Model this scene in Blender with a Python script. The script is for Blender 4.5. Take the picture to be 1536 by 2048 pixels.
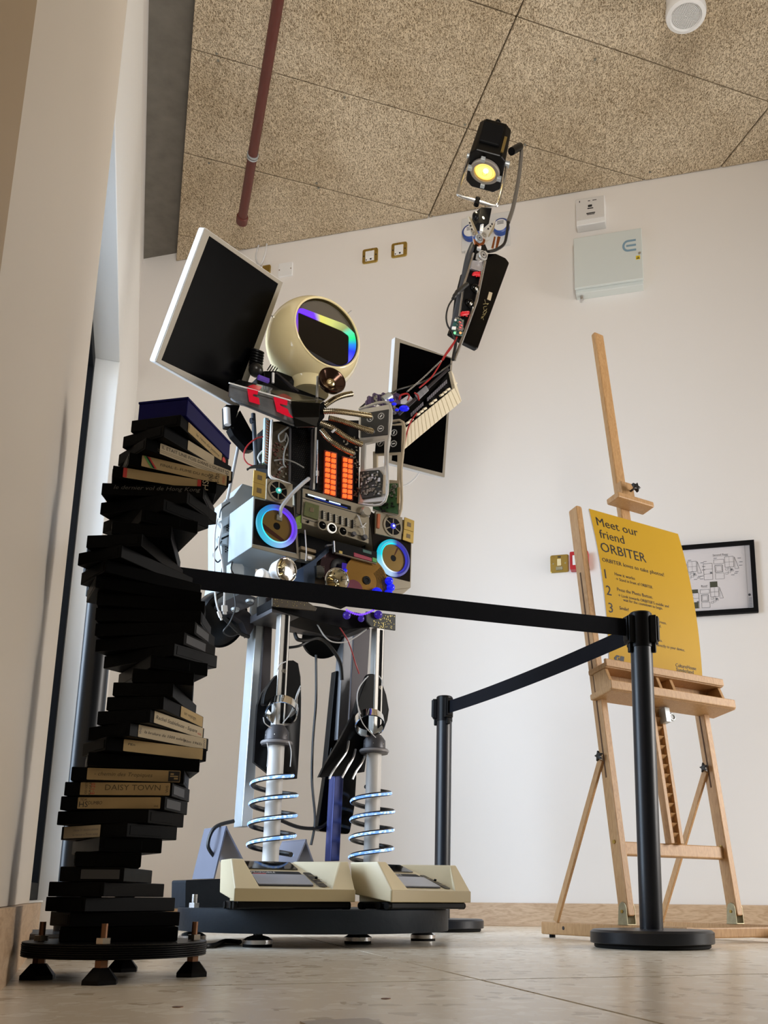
import bpy, bmesh, math, random
from mathutils import Vector as V, Matrix
R = math.radians
random.seed(7)
S = bpy.context.scene
COL = S.collection
for o in list(bpy.data.objects): bpy.data.objects.remove(o)

# ------------------------------------------------------------------ camera
# solved from the verticals, the ceiling grid and the horizon; the photo is a shifted (keystone corrected) view
FPX, CX, CY, PIT, ROL, CH = 1854., 925., 1375., R(12.85), R(0.47), 0.12
FWD = V((0, math.cos(PIT), math.sin(PIT))); UP0 = V((0, -math.sin(PIT), math.cos(PIT)))
RGT = math.cos(ROL)*V((1, 0, 0)) + math.sin(ROL)*UP0
UPV = -math.sin(ROL)*V((1, 0, 0)) + math.cos(ROL)*UP0
CAM = V((0, 0, CH))
cd = bpy.data.cameras.new('camera'); co = bpy.data.objects.new('camera', cd); COL.objects.link(co)
cd.sensor_fit = 'VERTICAL'; cd.sensor_height = 36; cd.sensor_width = 27
cd.lens = FPX/2048*36
cd.shift_x = -(CX-768)/2048; cd.shift_y = (CY-1024)/2048
cd.clip_start = .02; cd.clip_end = 100
co.matrix_world = Matrix(((RGT.x, UPV.x, -FWD.x, 0), (RGT.y, UPV.y, -FWD.y, 0), (RGT.z, UPV.z, -FWD.z, CH), (0, 0, 0, 1)))
S.camera = co
def ray(px, py): return RGT*((px-CX)/FPX) - UPV*((py-CY)/FPX) + FWD
def hit(px, py, p, n):                     # where the sight line through a photo pixel meets a plane
    d = ray(px, py); return CAM + d*((p-CAM).dot(n)/d.dot(n))
def atz(px, py, z): return hit(px, py, V((0, 0, z)), V((0, 0, 1)))
def atD(px, py, D):
    d = ray(px, py); return CAM + d*(D/math.hypot(d.x, d.y))
class Fr:                                  # a frame: origin, two in-plane axes, outward normal
    def __init__(s, O, U, W): s.O = V(O); s.U = V(U).normalized(); s.W = V(W).normalized(); s.N = s.U.cross(s.W).normalized()
    def at(s, px, py, off=0): return hit(px, py, s.O+s.N*off, s.N)
    def ab(s, px, py, off=0):
        q = s.at(px, py, off)-s.O; return q.dot(s.U), q.dot(s.W)
    def p(s, a, b, c=0): return s.O + s.U*a + s.W*b + s.N*c

# ------------------------------------------------------------------ light, sky, exposure
S.view_settings.view_transform = 'Standard'; S.view_settings.look = 'None'; S.view_settings.gamma = 1
S.view_settings.use_curve_mapping = False
S.view_settings.exposure = 0.0
w = bpy.data.worlds.new('sky'); S.world = w; w.use_nodes = True
bg = w.node_tree.nodes['Background']; bg.inputs[0].default_value = (1.0, .89, .66, 1); bg.inputs[1].default_value = .105
def area(name, loc, aim, sx, sy, energy, col, spread=180):
    l = bpy.data.lights.new(name, 'AREA'); l.shape = 'RECTANGLE'; l.size = sx; l.size_y = sy
    l.energy = energy; l.color = col; l.spread = R(spread)
    o = bpy.data.objects.new(name, l); COL.objects.link(o); o.location = loc
    o.rotation_euler = (V(aim)-V(loc)).to_track_quat('-Z', 'Y').to_euler()
    return o





area('window_daylight', (-3.35, 1.25, 1.7), (-.1, 3.4, .5), 4.4, 3.2, 540, (.71, .84, 1.0))
area('ceiling_fill', (.1, -.3, 2.3), (-.9, 3.6, 3.86), 1.2, 1.0, 34, (1.0, .955, .89), 90)  # added fill behind the camera to brighten the ceiling, no real fitting
area('side_fill', (4.3, 2.5, 1.5), (-1.4, 4.6, .6), 1.6, 1.8, 64, (1.0, .95, .90), 110)  # added fill from the right to brighten the back wall, no real lamp

# ------------------------------------------------------------------ materials
MATS = {}
def mat(name, col, rough=.5, metal=0, emit=None, es=0, var=0, vs=20, bump=0, bs=60, coat=0, alpha=1, spec=.5, trans=0):
    if name in MATS: return MATS[name]
    m = bpy.data.materials.new(name); m.use_nodes = True; nt = m.node_tree; b = nt.nodes['Principled BSDF']
    b.inputs['Base Color'].default_value = (*col, 1); b.inputs['Roughness'].default_value = rough; b.inputs['Metallic'].default_value = metal
    b.inputs['Coat Weight'].default_value = coat; b.inputs['Specular IOR Level'].default_value = spec
    if alpha < 1: b.inputs['Alpha'].default_value = alpha
    if trans: b.inputs['Transmission Weight'].default_value = trans
    if emit: b.inputs['Emission Color'].default_value = (*emit, 1); b.inputs['Emission Strength'].default_value = es
    tc = nt.nodes.new('ShaderNodeTexCoord')
    n = nt.nodes.new('ShaderNodeTexNoise'); n.inputs['Scale'].default_value = vs; n.inputs['Detail'].default_value = 4
    nt.links.new(tc.outputs['Object'], n.inputs['Vector'])
    if var:
        mx = nt.nodes.new('ShaderNodeMix'); mx.data_type = 'RGBA'
        mx.inputs[6].default_value = (*[c*(1-var) for c in col], 1); mx.inputs[7].default_value = (*[min(1, c*(1+var)) for c in col], 1)
        nt.links.new(n.outputs[0], mx.inputs[0]); nt.links.new(mx.outputs[2], b.inputs['Base Color'])
    else:
        mr = nt.nodes.new('ShaderNodeMapRange'); mr.inputs[3].default_value = max(0, rough-.04); mr.inputs[4].default_value = min(1, rough+.04)
        nt.links.new(n.outputs[0], mr.inputs[0]); nt.links.new(mr.outputs[0], b.inputs['Roughness'])
    if bump:
        n2 = nt.nodes.new('ShaderNodeTexNoise'); n2.inputs['Scale'].default_value = bs
        nt.links.new(tc.outputs['Object'], n2.inputs['Vector'])
        bp = nt.nodes.new('ShaderNodeBump'); bp.inputs['Strength'].default_value = bump; bp.inputs['Distance'].default_value = .002
        nt.links.new(n2.outputs[0], bp.inputs['Height']); nt.links.new(bp.outputs[0], b.inputs['Normal'])
    MATS[name] = m; return m
def new_mat(name):
    m = bpy.data.materials.new(name); m.use_nodes = True; MATS[name] = m
    nt = m.node_tree; return m, nt, nt.nodes['Principled BSDF'], nt.nodes, nt.links
def wood(name, c1, c2, scale=(1, 1, 1), rough=.45, ring=9):
    m, nt, b, N, L = new_mat(name)
    tc = N.new('ShaderNodeTexCoord'); mp = N.new('ShaderNodeMapping'); mp.inputs['Scale'].default_value = scale
    L.new(tc.outputs['Object'], mp.inputs[0])
    n = N.new('ShaderNodeTexNoise'); n.inputs['Scale'].default_value = 3; n.inputs['Detail'].default_value = 3; n.inputs['Distortion'].default_value = .8
    L.new(mp.outputs[0], n.inputs[0])
    mu = N.new('ShaderNodeMath'); mu.operation = 'MULTIPLY'; mu.inputs[1].default_value = ring; L.new(n.outputs[0], mu.inputs[0])
    fr = N.new('ShaderNodeMath'); fr.operation = 'PINGPONG'; fr.inputs[1].default_value = .5; L.new(mu.outputs[0], fr.inputs[0])
    n3 = N.new('ShaderNodeTexNoise'); n3.inputs['Scale'].default_value = 40; L.new(mp.outputs[0], n3.inputs[0])
    ad = N.new('ShaderNodeMath'); ad.operation = 'ADD'; L.new(fr.outputs[0], ad.inputs[0]); L.new(n3.outputs[0], ad.inputs[1])
    r = N.new('ShaderNodeValToRGB'); r.color_ramp.elements[0].position = .35; r.color_ramp.elements[1].position = 1.0
    r.color_ramp.elements[0].color = (*c2, 1); r.color_ramp.elements[1].color = (*c1, 1)
    L.new(ad.outputs[0], r.inputs[0]); L.new(r.outputs[0], b.inputs['Base Color']); b.inputs['Roughness'].default_value = rough
    return m
def woodwool():
    m, nt, b, N, L = new_mat('wood_wool')
    tc = N.new('ShaderNodeTexCoord')
    prev = None
    for i, (sc, rot, st) in enumerate(((150, .3, 1), (175, 1.4, 1), (200, 2.4, 1), (130, 3.6, 1))):
        mp = N.new('ShaderNodeMapping'); mp.inputs['Rotation'].default_value = (0, 0, rot); mp.inputs['Scale'].default_value = (1, .38, 1); mp.inputs['Location'].default_value = (i*3.1, i*1.7, 0)
        L.new(tc.outputs['Object'], mp.inputs[0])
        n = N.new('ShaderNodeTexNoise'); n.inputs['Scale'].default_value = sc; n.inputs['Detail'].default_value = .6; n.inputs['Distortion'].default_value = .5
        L.new(mp.outputs[0], n.inputs[0])
        a = N.new('ShaderNodeMath'); a.operation = 'SUBTRACT'; a.inputs[1].default_value = .5; L.new(n.outputs[0], a.inputs[0])
        c = N.new('ShaderNodeMath'); c.operation = 'ABSOLUTE'; L.new(a.outputs[0], c.inputs[0])
        mr = N.new('ShaderNodeMapRange'); mr.inputs[1].default_value = .015; mr.inputs[2].default_value = .07; mr.inputs[3].default_value = 1; mr.inputs[4].default_value = 0
        L.new(c.outputs[0], mr.inputs[0])
        if prev is None: prev = mr.outputs[0]
        else:
            mm = N.new('ShaderNodeMath'); mm.operation = 'MAXIMUM'; L.new(prev, mm.inputs[0]); L.new(mr.outputs[0], mm.inputs[1]); prev = mm.outputs[0]
    big = N.new('ShaderNodeTexNoise'); big.inputs['Scale'].default_value = 2.2; big.inputs['Detail'].default_value = 5; L.new(tc.outputs['Object'], big.inputs[0])
    r = N.new('ShaderNodeValToRGB'); r.color_ramp.elements[0].color = (.25, .18, .105, 1); r.color_ramp.elements[1].color = (.82, .69, .51, 1)
    r.color_ramp.elements[0].position = .0; r.color_ramp.elements[1].position = .8
    L.new(prev, r.inputs[0])
    mx = N.new('ShaderNodeMix'); mx.data_type = 'RGBA'; mx.blend_type = 'MULTIPLY'; mx.inputs[0].default_value = 1
    r2 = N.new('ShaderNodeValToRGB'); r2.color_ramp.elements[0].color = (.78, .74, .68, 1); r2.color_ramp.elements[1].color = (1, 1, 1, 1)
    r2.color_ramp.elements[0].position = .3; r2.color_ramp.elements[1].position = .65
    L.new(big.outputs[0], r2.inputs[0]); L.new(r.outputs[0], mx.inputs[6]); L.new(r2.outputs[0], mx.inputs[7])
    L.new(mx.outputs[2], b.inputs['Base Color']); b.inputs['Roughness'].default_value = 1; b.inputs['Specular IOR Level'].default_value = .1
    bp = N.new('ShaderNodeBump'); bp.inputs['Strength'].default_value = .8; bp.inputs['Distance'].default_value = .004
    L.new(prev, bp.inputs['Height']); L.new(bp.outputs[0], b.inputs['Normal'])
    return m
def terrazzo():
    m, nt, b, N, L = new_mat('terrazzo')
    tc = N.new('ShaderNodeTexCoord')
    base = None
    for i, (sc, lo, col) in enumerate(((26, .66, (.90, .85, .74)), (34, .84, (.60, .52, .40)), (60, .7, (.84, .78, .67)))):
        mp = N.new('ShaderNodeMapping'); mp.inputs['Location'].default_value = (i*2.3, i, 0); mp.inputs['Rotation'].default_value = (0, 0, i*.8); mp.inputs['Scale'].default_value = (1, 1, 0)
        L.new(tc.outputs['Object'], mp.inputs[0])
        dn = N.new('ShaderNodeTexNoise'); dn.inputs['Scale'].default_value = 45; L.new(mp.outputs[0], dn.inputs[0])
        mxv = N.new('ShaderNodeMix'); mxv.data_type = 'VECTOR'; mxv.inputs[0].default_value = .02; L.new(mp.outputs[0], mxv.inputs[4]); L.new(dn.outputs['Color'], mxv.inputs[5])
        vo = N.new('ShaderNodeTexVoronoi'); vo.inputs['Scale'].default_value = sc; L.new(mxv.outputs[1], vo.inputs[0])
        ve = N.new('ShaderNodeTexVoronoi'); ve.feature = 'DISTANCE_TO_EDGE'; ve.inputs['Scale'].default_value = sc; L.new(mxv.outputs[1], ve.inputs[0])
        sp = N.new('ShaderNodeSeparateColor'); L.new(vo.outputs['Color'], sp.inputs[0])
        g = N.new('ShaderNodeMath'); g.operation = 'GREATER_THAN'; g.inputs[1].default_value = lo; L.new(sp.outputs[0], g.inputs[0])
        g2 = N.new('ShaderNodeMath'); g2.operation = 'GREATER_THAN'; g2.inputs[1].default_value = .09; L.new(ve.outputs[0], g2.inputs[0])
        mu = N.new('ShaderNodeMath'); mu.operation = 'MULTIPLY'; L.new(g.outputs[0], mu.inputs[0]); L.new(g2.outputs[0], mu.inputs[1])
        mx = N.new('ShaderNodeMix'); mx.data_type = 'RGBA'; L.new(mu.outputs[0], mx.inputs[0])
        if base is None: mx.inputs[6].default_value = (.80, .725, .60, 1)
        else: L.new(base, mx.inputs[6])
        mx.inputs[7].default_value = (*col, 1); base = mx.outputs[2]
    L.new(base, b.inputs['Base Color']); b.inputs['Roughness'].default_value = .27
    return m
def glass(name, tint=(1, 1, 1), a=.12, rough=.03):
    m, nt, b, N, L = new_mat(name); out = N['Material Output']
    t = N.new('ShaderNodeBsdfTransparent'); t.inputs[0].default_value = (*tint, 1)
    g = N.new('ShaderNodeBsdfGlossy'); g.inputs['Roughness'].default_value = rough
    fr = N.new('ShaderNodeFresnel'); fr.inputs[0].default_value = 1.45
    ad = N.new('ShaderNodeMath'); ad.operation = 'ADD'; ad.inputs[1].default_value = a; L.new(fr.outputs[0], ad.inputs[0])
    mx = N.new('ShaderNodeMixShader'); L.new(ad.outputs[0], mx.inputs[0]); L.new(t.outputs[0], mx.inputs[1]); L.new(g.outputs[0], mx.inputs[2])
    L.new(mx.outputs[0], out.inputs[0]); return m
def rainbow(name, axis_u, stops, es=3.0, off=0, span=1.0, radial=False, centre=None, base=(.02, .02, .02)):
    """LED strip colours along a world direction (or round a centre): a lamp, so it emits"""
    m, nt, b, N, L = new_mat(name)
    g = N.new('ShaderNodeNewGeometry')
    if radial:
        sub = N.new('ShaderNodeVectorMath'); sub.operation = 'SUBTRACT'; sub.inputs[1].default_value = centre; L.new(g.outputs['Position'], sub.inputs[0])
        d = []
        for ax in axis_u:
            dt = N.new('ShaderNodeVectorMath'); dt.operation = 'DOT_PRODUCT'; dt.inputs[1].default_value = ax; L.new(sub.outputs[0], dt.inputs[0]); d.append(dt.outputs['Value'])
        at = N.new('ShaderNodeMath'); at.operation = 'ARCTAN2'; L.new(d[1], at.inputs[0]); L.new(d[0], at.inputs[1])
        mr = N.new('ShaderNodeMapRange'); mr.inputs[1].default_value = -math.pi; mr.inputs[2].default_value = math.pi; L.new(at.outputs[0], mr.inputs[0])
    else:
        dt = N.new('ShaderNodeVectorMath'); dt.operation = 'DOT_PRODUCT'; dt.inputs[1].default_value = axis_u; L.new(g.outputs['Position'], dt.inputs[0])
        mr = N.new('ShaderNodeMapRange'); mr.inputs[1].default_value = off; mr.inputs[2].default_value = off+span; L.new(dt.outputs['Value'], mr.inputs[0])
    r = N.new('ShaderNodeValToRGB'); e = r.color_ramp.elements
    while len(e) > 1: e.remove(e[-1])
    e[0].position = stops[0][0]; e[0].color = (*stops[0][1], 1)
    for p, c in stops[1:]:
        q = e.new(p); q.color = (*c, 1)
    L.new(mr.outputs[0], r.inputs[0]); L.new(r.outputs[0], b.inputs['Emission Color']); b.inputs['Emission Strength'].default_value = es
    b.inputs['Base Color'].default_value = (*base, 1)
    return m

# ------------------------------------------------------------------ mesh helpers
def BM(): return bmesh.new()
def prism(bm, pts, vec):
    vec = V(vec); a = [bm.verts.new(p) for p in pts]; b = [bm.verts.new(V(p)+vec) for p in pts]
    n = len(pts); fs = []
    fs.append(bm.faces.new(a)); fs.append(bm.faces.new(b[::-1]))
    for i in range(n): fs.append(bm.faces.new((a[i], b[i], b[(i+1) % n], a[(i+1) % n])))
    return fs
def hexa(bm, lo, hi):
    """solid between two 4-point rings"""
    a = [bm.verts.new(p) for p in lo]; b = [bm.verts.new(p) for p in hi]; n = len(a)
    bm.faces.new(a); bm.faces.new(b[::-1])
    for i in range(n): bm.faces.new((a[i], b[i], b[(i+1) % n], a[(i+1) % n]))
def box(bm, c, s, ax=None):
    c = V(c); X, Y, Z = ax or (V((1, 0, 0)), V((0, 1, 0)), V((0, 0, 1)))
    x, y, z = X*s[0]/2, Y*s[1]/2, Z*s[2]/2
    prism(bm, [c-x-y-z, c+x-y-z, c+x+y-z, c-x+y-z], z*2)
def bar(bm, p, q, w, t, side):
    """bar p->q, width w along 'side', thickness t across"""
    p, q = V(p), V(q); d = (q-p).normalized(); s = V(side); s = (s-d*s.dot(d)).normalized(); u = d.cross(s)
    prism(bm, [p-s*w/2-u*t/2, p+s*w/2-u*t/2, p+s*w/2+u*t/2, p-s*w/2+u*t/2], q-p)
def smooth_path(pts, n=8):
    pts = [V(p) for p in pts]
    if len(pts) < 3: return pts
    out = []
    for i in range(len(pts)-1):
        p0 = pts[max(0, i-1)]; p1 = pts[i]; p2 = pts[i+1]; p3 = pts[min(len(pts)-1, i+2)]
        for k in range(n):
            t = k/n
            out.append(.5*((2*p1)+(p2-p0)*t+(2*p0-5*p1+4*p2-p3)*t*t+(3*p1-p0-3*p2+p3)*t**3))
    out.append(pts[-1]); return out
def tube(bm, pts, r, seg=8, n=8, raw=False, closed=False):
    P = [V(p) for p in pts] if raw else smooth_path(pts, n)
    rs = r if isinstance(r, (list, tuple)) else [r]*len(P)
    if len(rs) != len(P): rs = [rs[min(len(rs)-1, int(i/len(P)*len(rs)))] for i in range(len(P))]
    d = (P[1]-P[0]).normalized(); nrm = d.orthogonal().normalized(); rings = []
    for i, p in enumerate(P):
        if closed: t = (P[(i+1) % len(P)]-P[i-1]).normalized()
        else: t = (P[min(i+1, len(P)-1)]-P[max(i-1, 0)]).normalized()
        nrm = (nrm-t*nrm.dot(t)); nrm = nrm.normalized() if nrm.length > 1e-6 else t.orthogonal().normalized()
        b = t.cross(nrm)
        rings.append([bm.verts.new(p+(nrm*math.cos(2*math.pi*k/seg)+b*math.sin(2*math.pi*k/seg))*rs[i]) for k in range(seg)])
    m = len(rings)
    for i in range(m if closed else m-1):
        A, B = rings[i], rings[(i+1) % m]
        for k in range(seg): bm.faces.new((A[k], A[(k+1) % seg], B[(k+1) % seg], B[k]))
    if not closed: bm.faces.new(rings[0][::-1]); bm.faces.new(rings[-1])
def axes(n):
    n = V(n).normalized(); x = n.orthogonal().normalized()
    if abs(n.z) < .95: x = V((0, 0, 1)).cross(n).normalized()
    return x, n.cross(x), n
def lathe(bm, c, n, prof, seg=32, ax=None):
    """prof = [(radius, height)...] about axis n at c; r = 0 closes to a point"""
    c = V(c); x, y, z = ax or axes(n); rings = []
    for r, h in prof:
        if r <= 1e-6: rings.append([bm.verts.new(c+z*h)])
        else: rings.append([bm.verts.new(c+z*h+(x*math.cos(2*math.pi*k/seg)+y*math.sin(2*math.pi*k/seg))*r) for k in range(seg)])
    for A, B in zip(rings, rings[1:]):
        for k in range(seg):
            j = (k+1) % seg
            if len(A) == 1 and len(B) == 1: continue
            if len(A) == 1: bm.faces.new((A[0], B[j], B[k]))
            elif len(B) == 1: bm.faces.new((A[k], A[j], B[0]))
            else: bm.faces.new((A[k], A[j], B[j], B[k]))
def cyl(bm, p, q, r, r2=None, seg=20):
    p, q = V(p), V(q); h = (q-p).length; r2 = r if r2 is None else r2
    lathe(bm, p, q-p, [(0, 0), (r, 0), (r2, h), (0, h)], seg)
def ringband(bm, c, n, ro, ri, h, seg=36, ax=None):
    lathe(bm, c, n, [(ri, 0), (ro, 0), (ro, h), (ri, h), (ri, 0)], seg, ax)
def torus(bm, c, n, R0, r, seg=36, s2=10, ax=None):
    x, y, z = ax or axes(n); c = V(c)
    tube(bm, [c+(x*math.cos(2*math.pi*k/seg)+y*math.sin(2*math.pi*k/seg))*R0 for k in range(seg)], r, s2, raw=True, closed=True)
def ball(bm, c, r, seg=16, rings=10, sc=(1, 1, 1), ax=None):
    X, Y, Z = ax or (V((1, 0, 0)), V((0, 1, 0)), V((0, 0, 1))); c = V(c)
    prof = [(math.sin(math.pi*i/rings)*r, -math.cos(math.pi*i/rings)*r) for i in range(rings+1)]
    st = len(bm.verts); lathe(bm, (0, 0, 0), (0, 0, 1), prof, seg, (V((1, 0, 0)), V((0, 1, 0)), V((0, 0, 1))))
    bm.verts.ensure_lookup_table()
    for v in bm.verts[st:]:
        q = v.co.copy(); v.co = c + X*q.x*sc[0] + Y*q.y*sc[1] + Z*q.z*sc[2]
def rrect(w, h, r, n=4):
    out = []
    for cx, cy, a0 in ((w/2-r, h/2-r, 0), (-w/2+r, h/2-r, 90), (-w/2+r, -h/2+r, 180), (w/2-r, -h/2+r, 270)):
        for k in range(n+1):
            a = R(a0+90*k/n); out.append((cx+r*math.cos(a), cy+r*math.sin(a)))
    return out
def roundpoly(pts, r, n=3):
    """round the corners of a 3-D planar polygon"""
    out = []; m = len(pts)
    for i in range(m):
        p = V(pts[i]); a = V(pts[i-1])-p; b = V(pts[(i+1) % m])-p
        rr = min(r, a.length*.45, b.length*.45); A = p+a.normalized()*rr; B = p+b.normalized()*rr
        for k in range(n+1):
            t = k/n; out.append(A*(1-t)**2+p*2*t*(1-t)+B*t*t)
    return out
def frame_ring(bm, outer, inner, vec):
    """flat ring between two point loops of equal length, given depth"""
    vec = V(vec); n = len(outer)
    a = [bm.verts.new(p) for p in outer]; b = [bm.verts.new(p) for p in inner]
    c = [bm.verts.new(V(p)+vec) for p in outer]; d = [bm.verts.new(V(p)+vec) for p in inner]
    for i in range(n):
        j = (i+1) % n
        bm.faces.new((a[i], a[j], b[j], b[i])); bm.faces.new((c[j], c[i], d[i], d[j]))
        bm.faces.new((a[j], a[i], c[i], c[j])); bm.faces.new((b[i], b[j], d[j], d[i]))
def obj(name, bm, m, parent=None, label=None, smooth=False, bevel=0, kind=None, loc=None):
    bmesh.ops.recalc_face_normals(bm, faces=bm.faces)
    me = bpy.data.meshes.new(name); bm.to_mesh(me); bm.free()
    o = bpy.data.objects.new(name, me); COL.objects.link(o)
    if m is not None: me.materials.append(m)
    if smooth:
        for p in me.polygons: p.use_smooth = True
        me.set_sharp_from_angle(angle=R(38))
    if bevel:
        md = o.modifiers.new('edge', 'BEVEL'); md.width = bevel; md.segments = 2; md.limit_method = 'ANGLE'; md.angle_limit = R(40)
    if parent is not None:
        o.parent = parent
        if parent.type == 'EMPTY' and not parent.get('local'): o.matrix_parent_inverse = Matrix.Translation(-V(parent.location))
    if label: o['label'] = label
    if kind: o['kind'] = kind
    return o
def thing(name, loc, label, cat, group=None, local=False):
    o = bpy.data.objects.new(name, None); o.empty_display_size = .05; COL.objects.link(o); o.location = loc
    o['label'] = label; o['category'] = cat
    if group: o['group'] = group
    if local: o['local'] = True
    return o
def struct(name, bm, m, parent=None, **k):
    o = obj(name, bm, m, parent, **k)
    if parent is None: o['kind'] = 'structure'
    return o
_txt = {}
def text_mesh(s):
    if s in _txt: return _txt[s]
    c = bpy.data.curves.new('lettering', 'FONT'); c.body = s; c.size = 1; c.resolution_u = 2
    o = bpy.data.objects.new('lettering', c); me = bpy.data.meshes.new_from_object(o)
    vs = [v.co.copy() for v in me.vertices]; fs = [tuple(p.vertices) for p in me.polygons]
    bpy.data.objects.remove(o); bpy.data.curves.remove(c); bpy.data.meshes.remove(me)
    x0 = min(v.x for v in vs); x1 = max(v.x for v in vs)
    _txt[s] = ([(v.x-x0, v.y) for v in vs], fs, x1-x0); return _txt[s]
def put_text(bm, s, f, width, height=None, slant=0):
    """f(a,b) -> world point; text starts at a=0 baseline b=0; cap height about height"""
    vs, fs, wd = text_mesh(s); kx = width/wd; ky = (height/.70) if height else kx
    vv = [bm.verts.new(f(x*kx+slant*y*ky, y*ky)) for x, y in vs]
    for q in fs:
        try: bm.faces.new([vv[i] for i in q])
        except ValueError: pass
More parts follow.
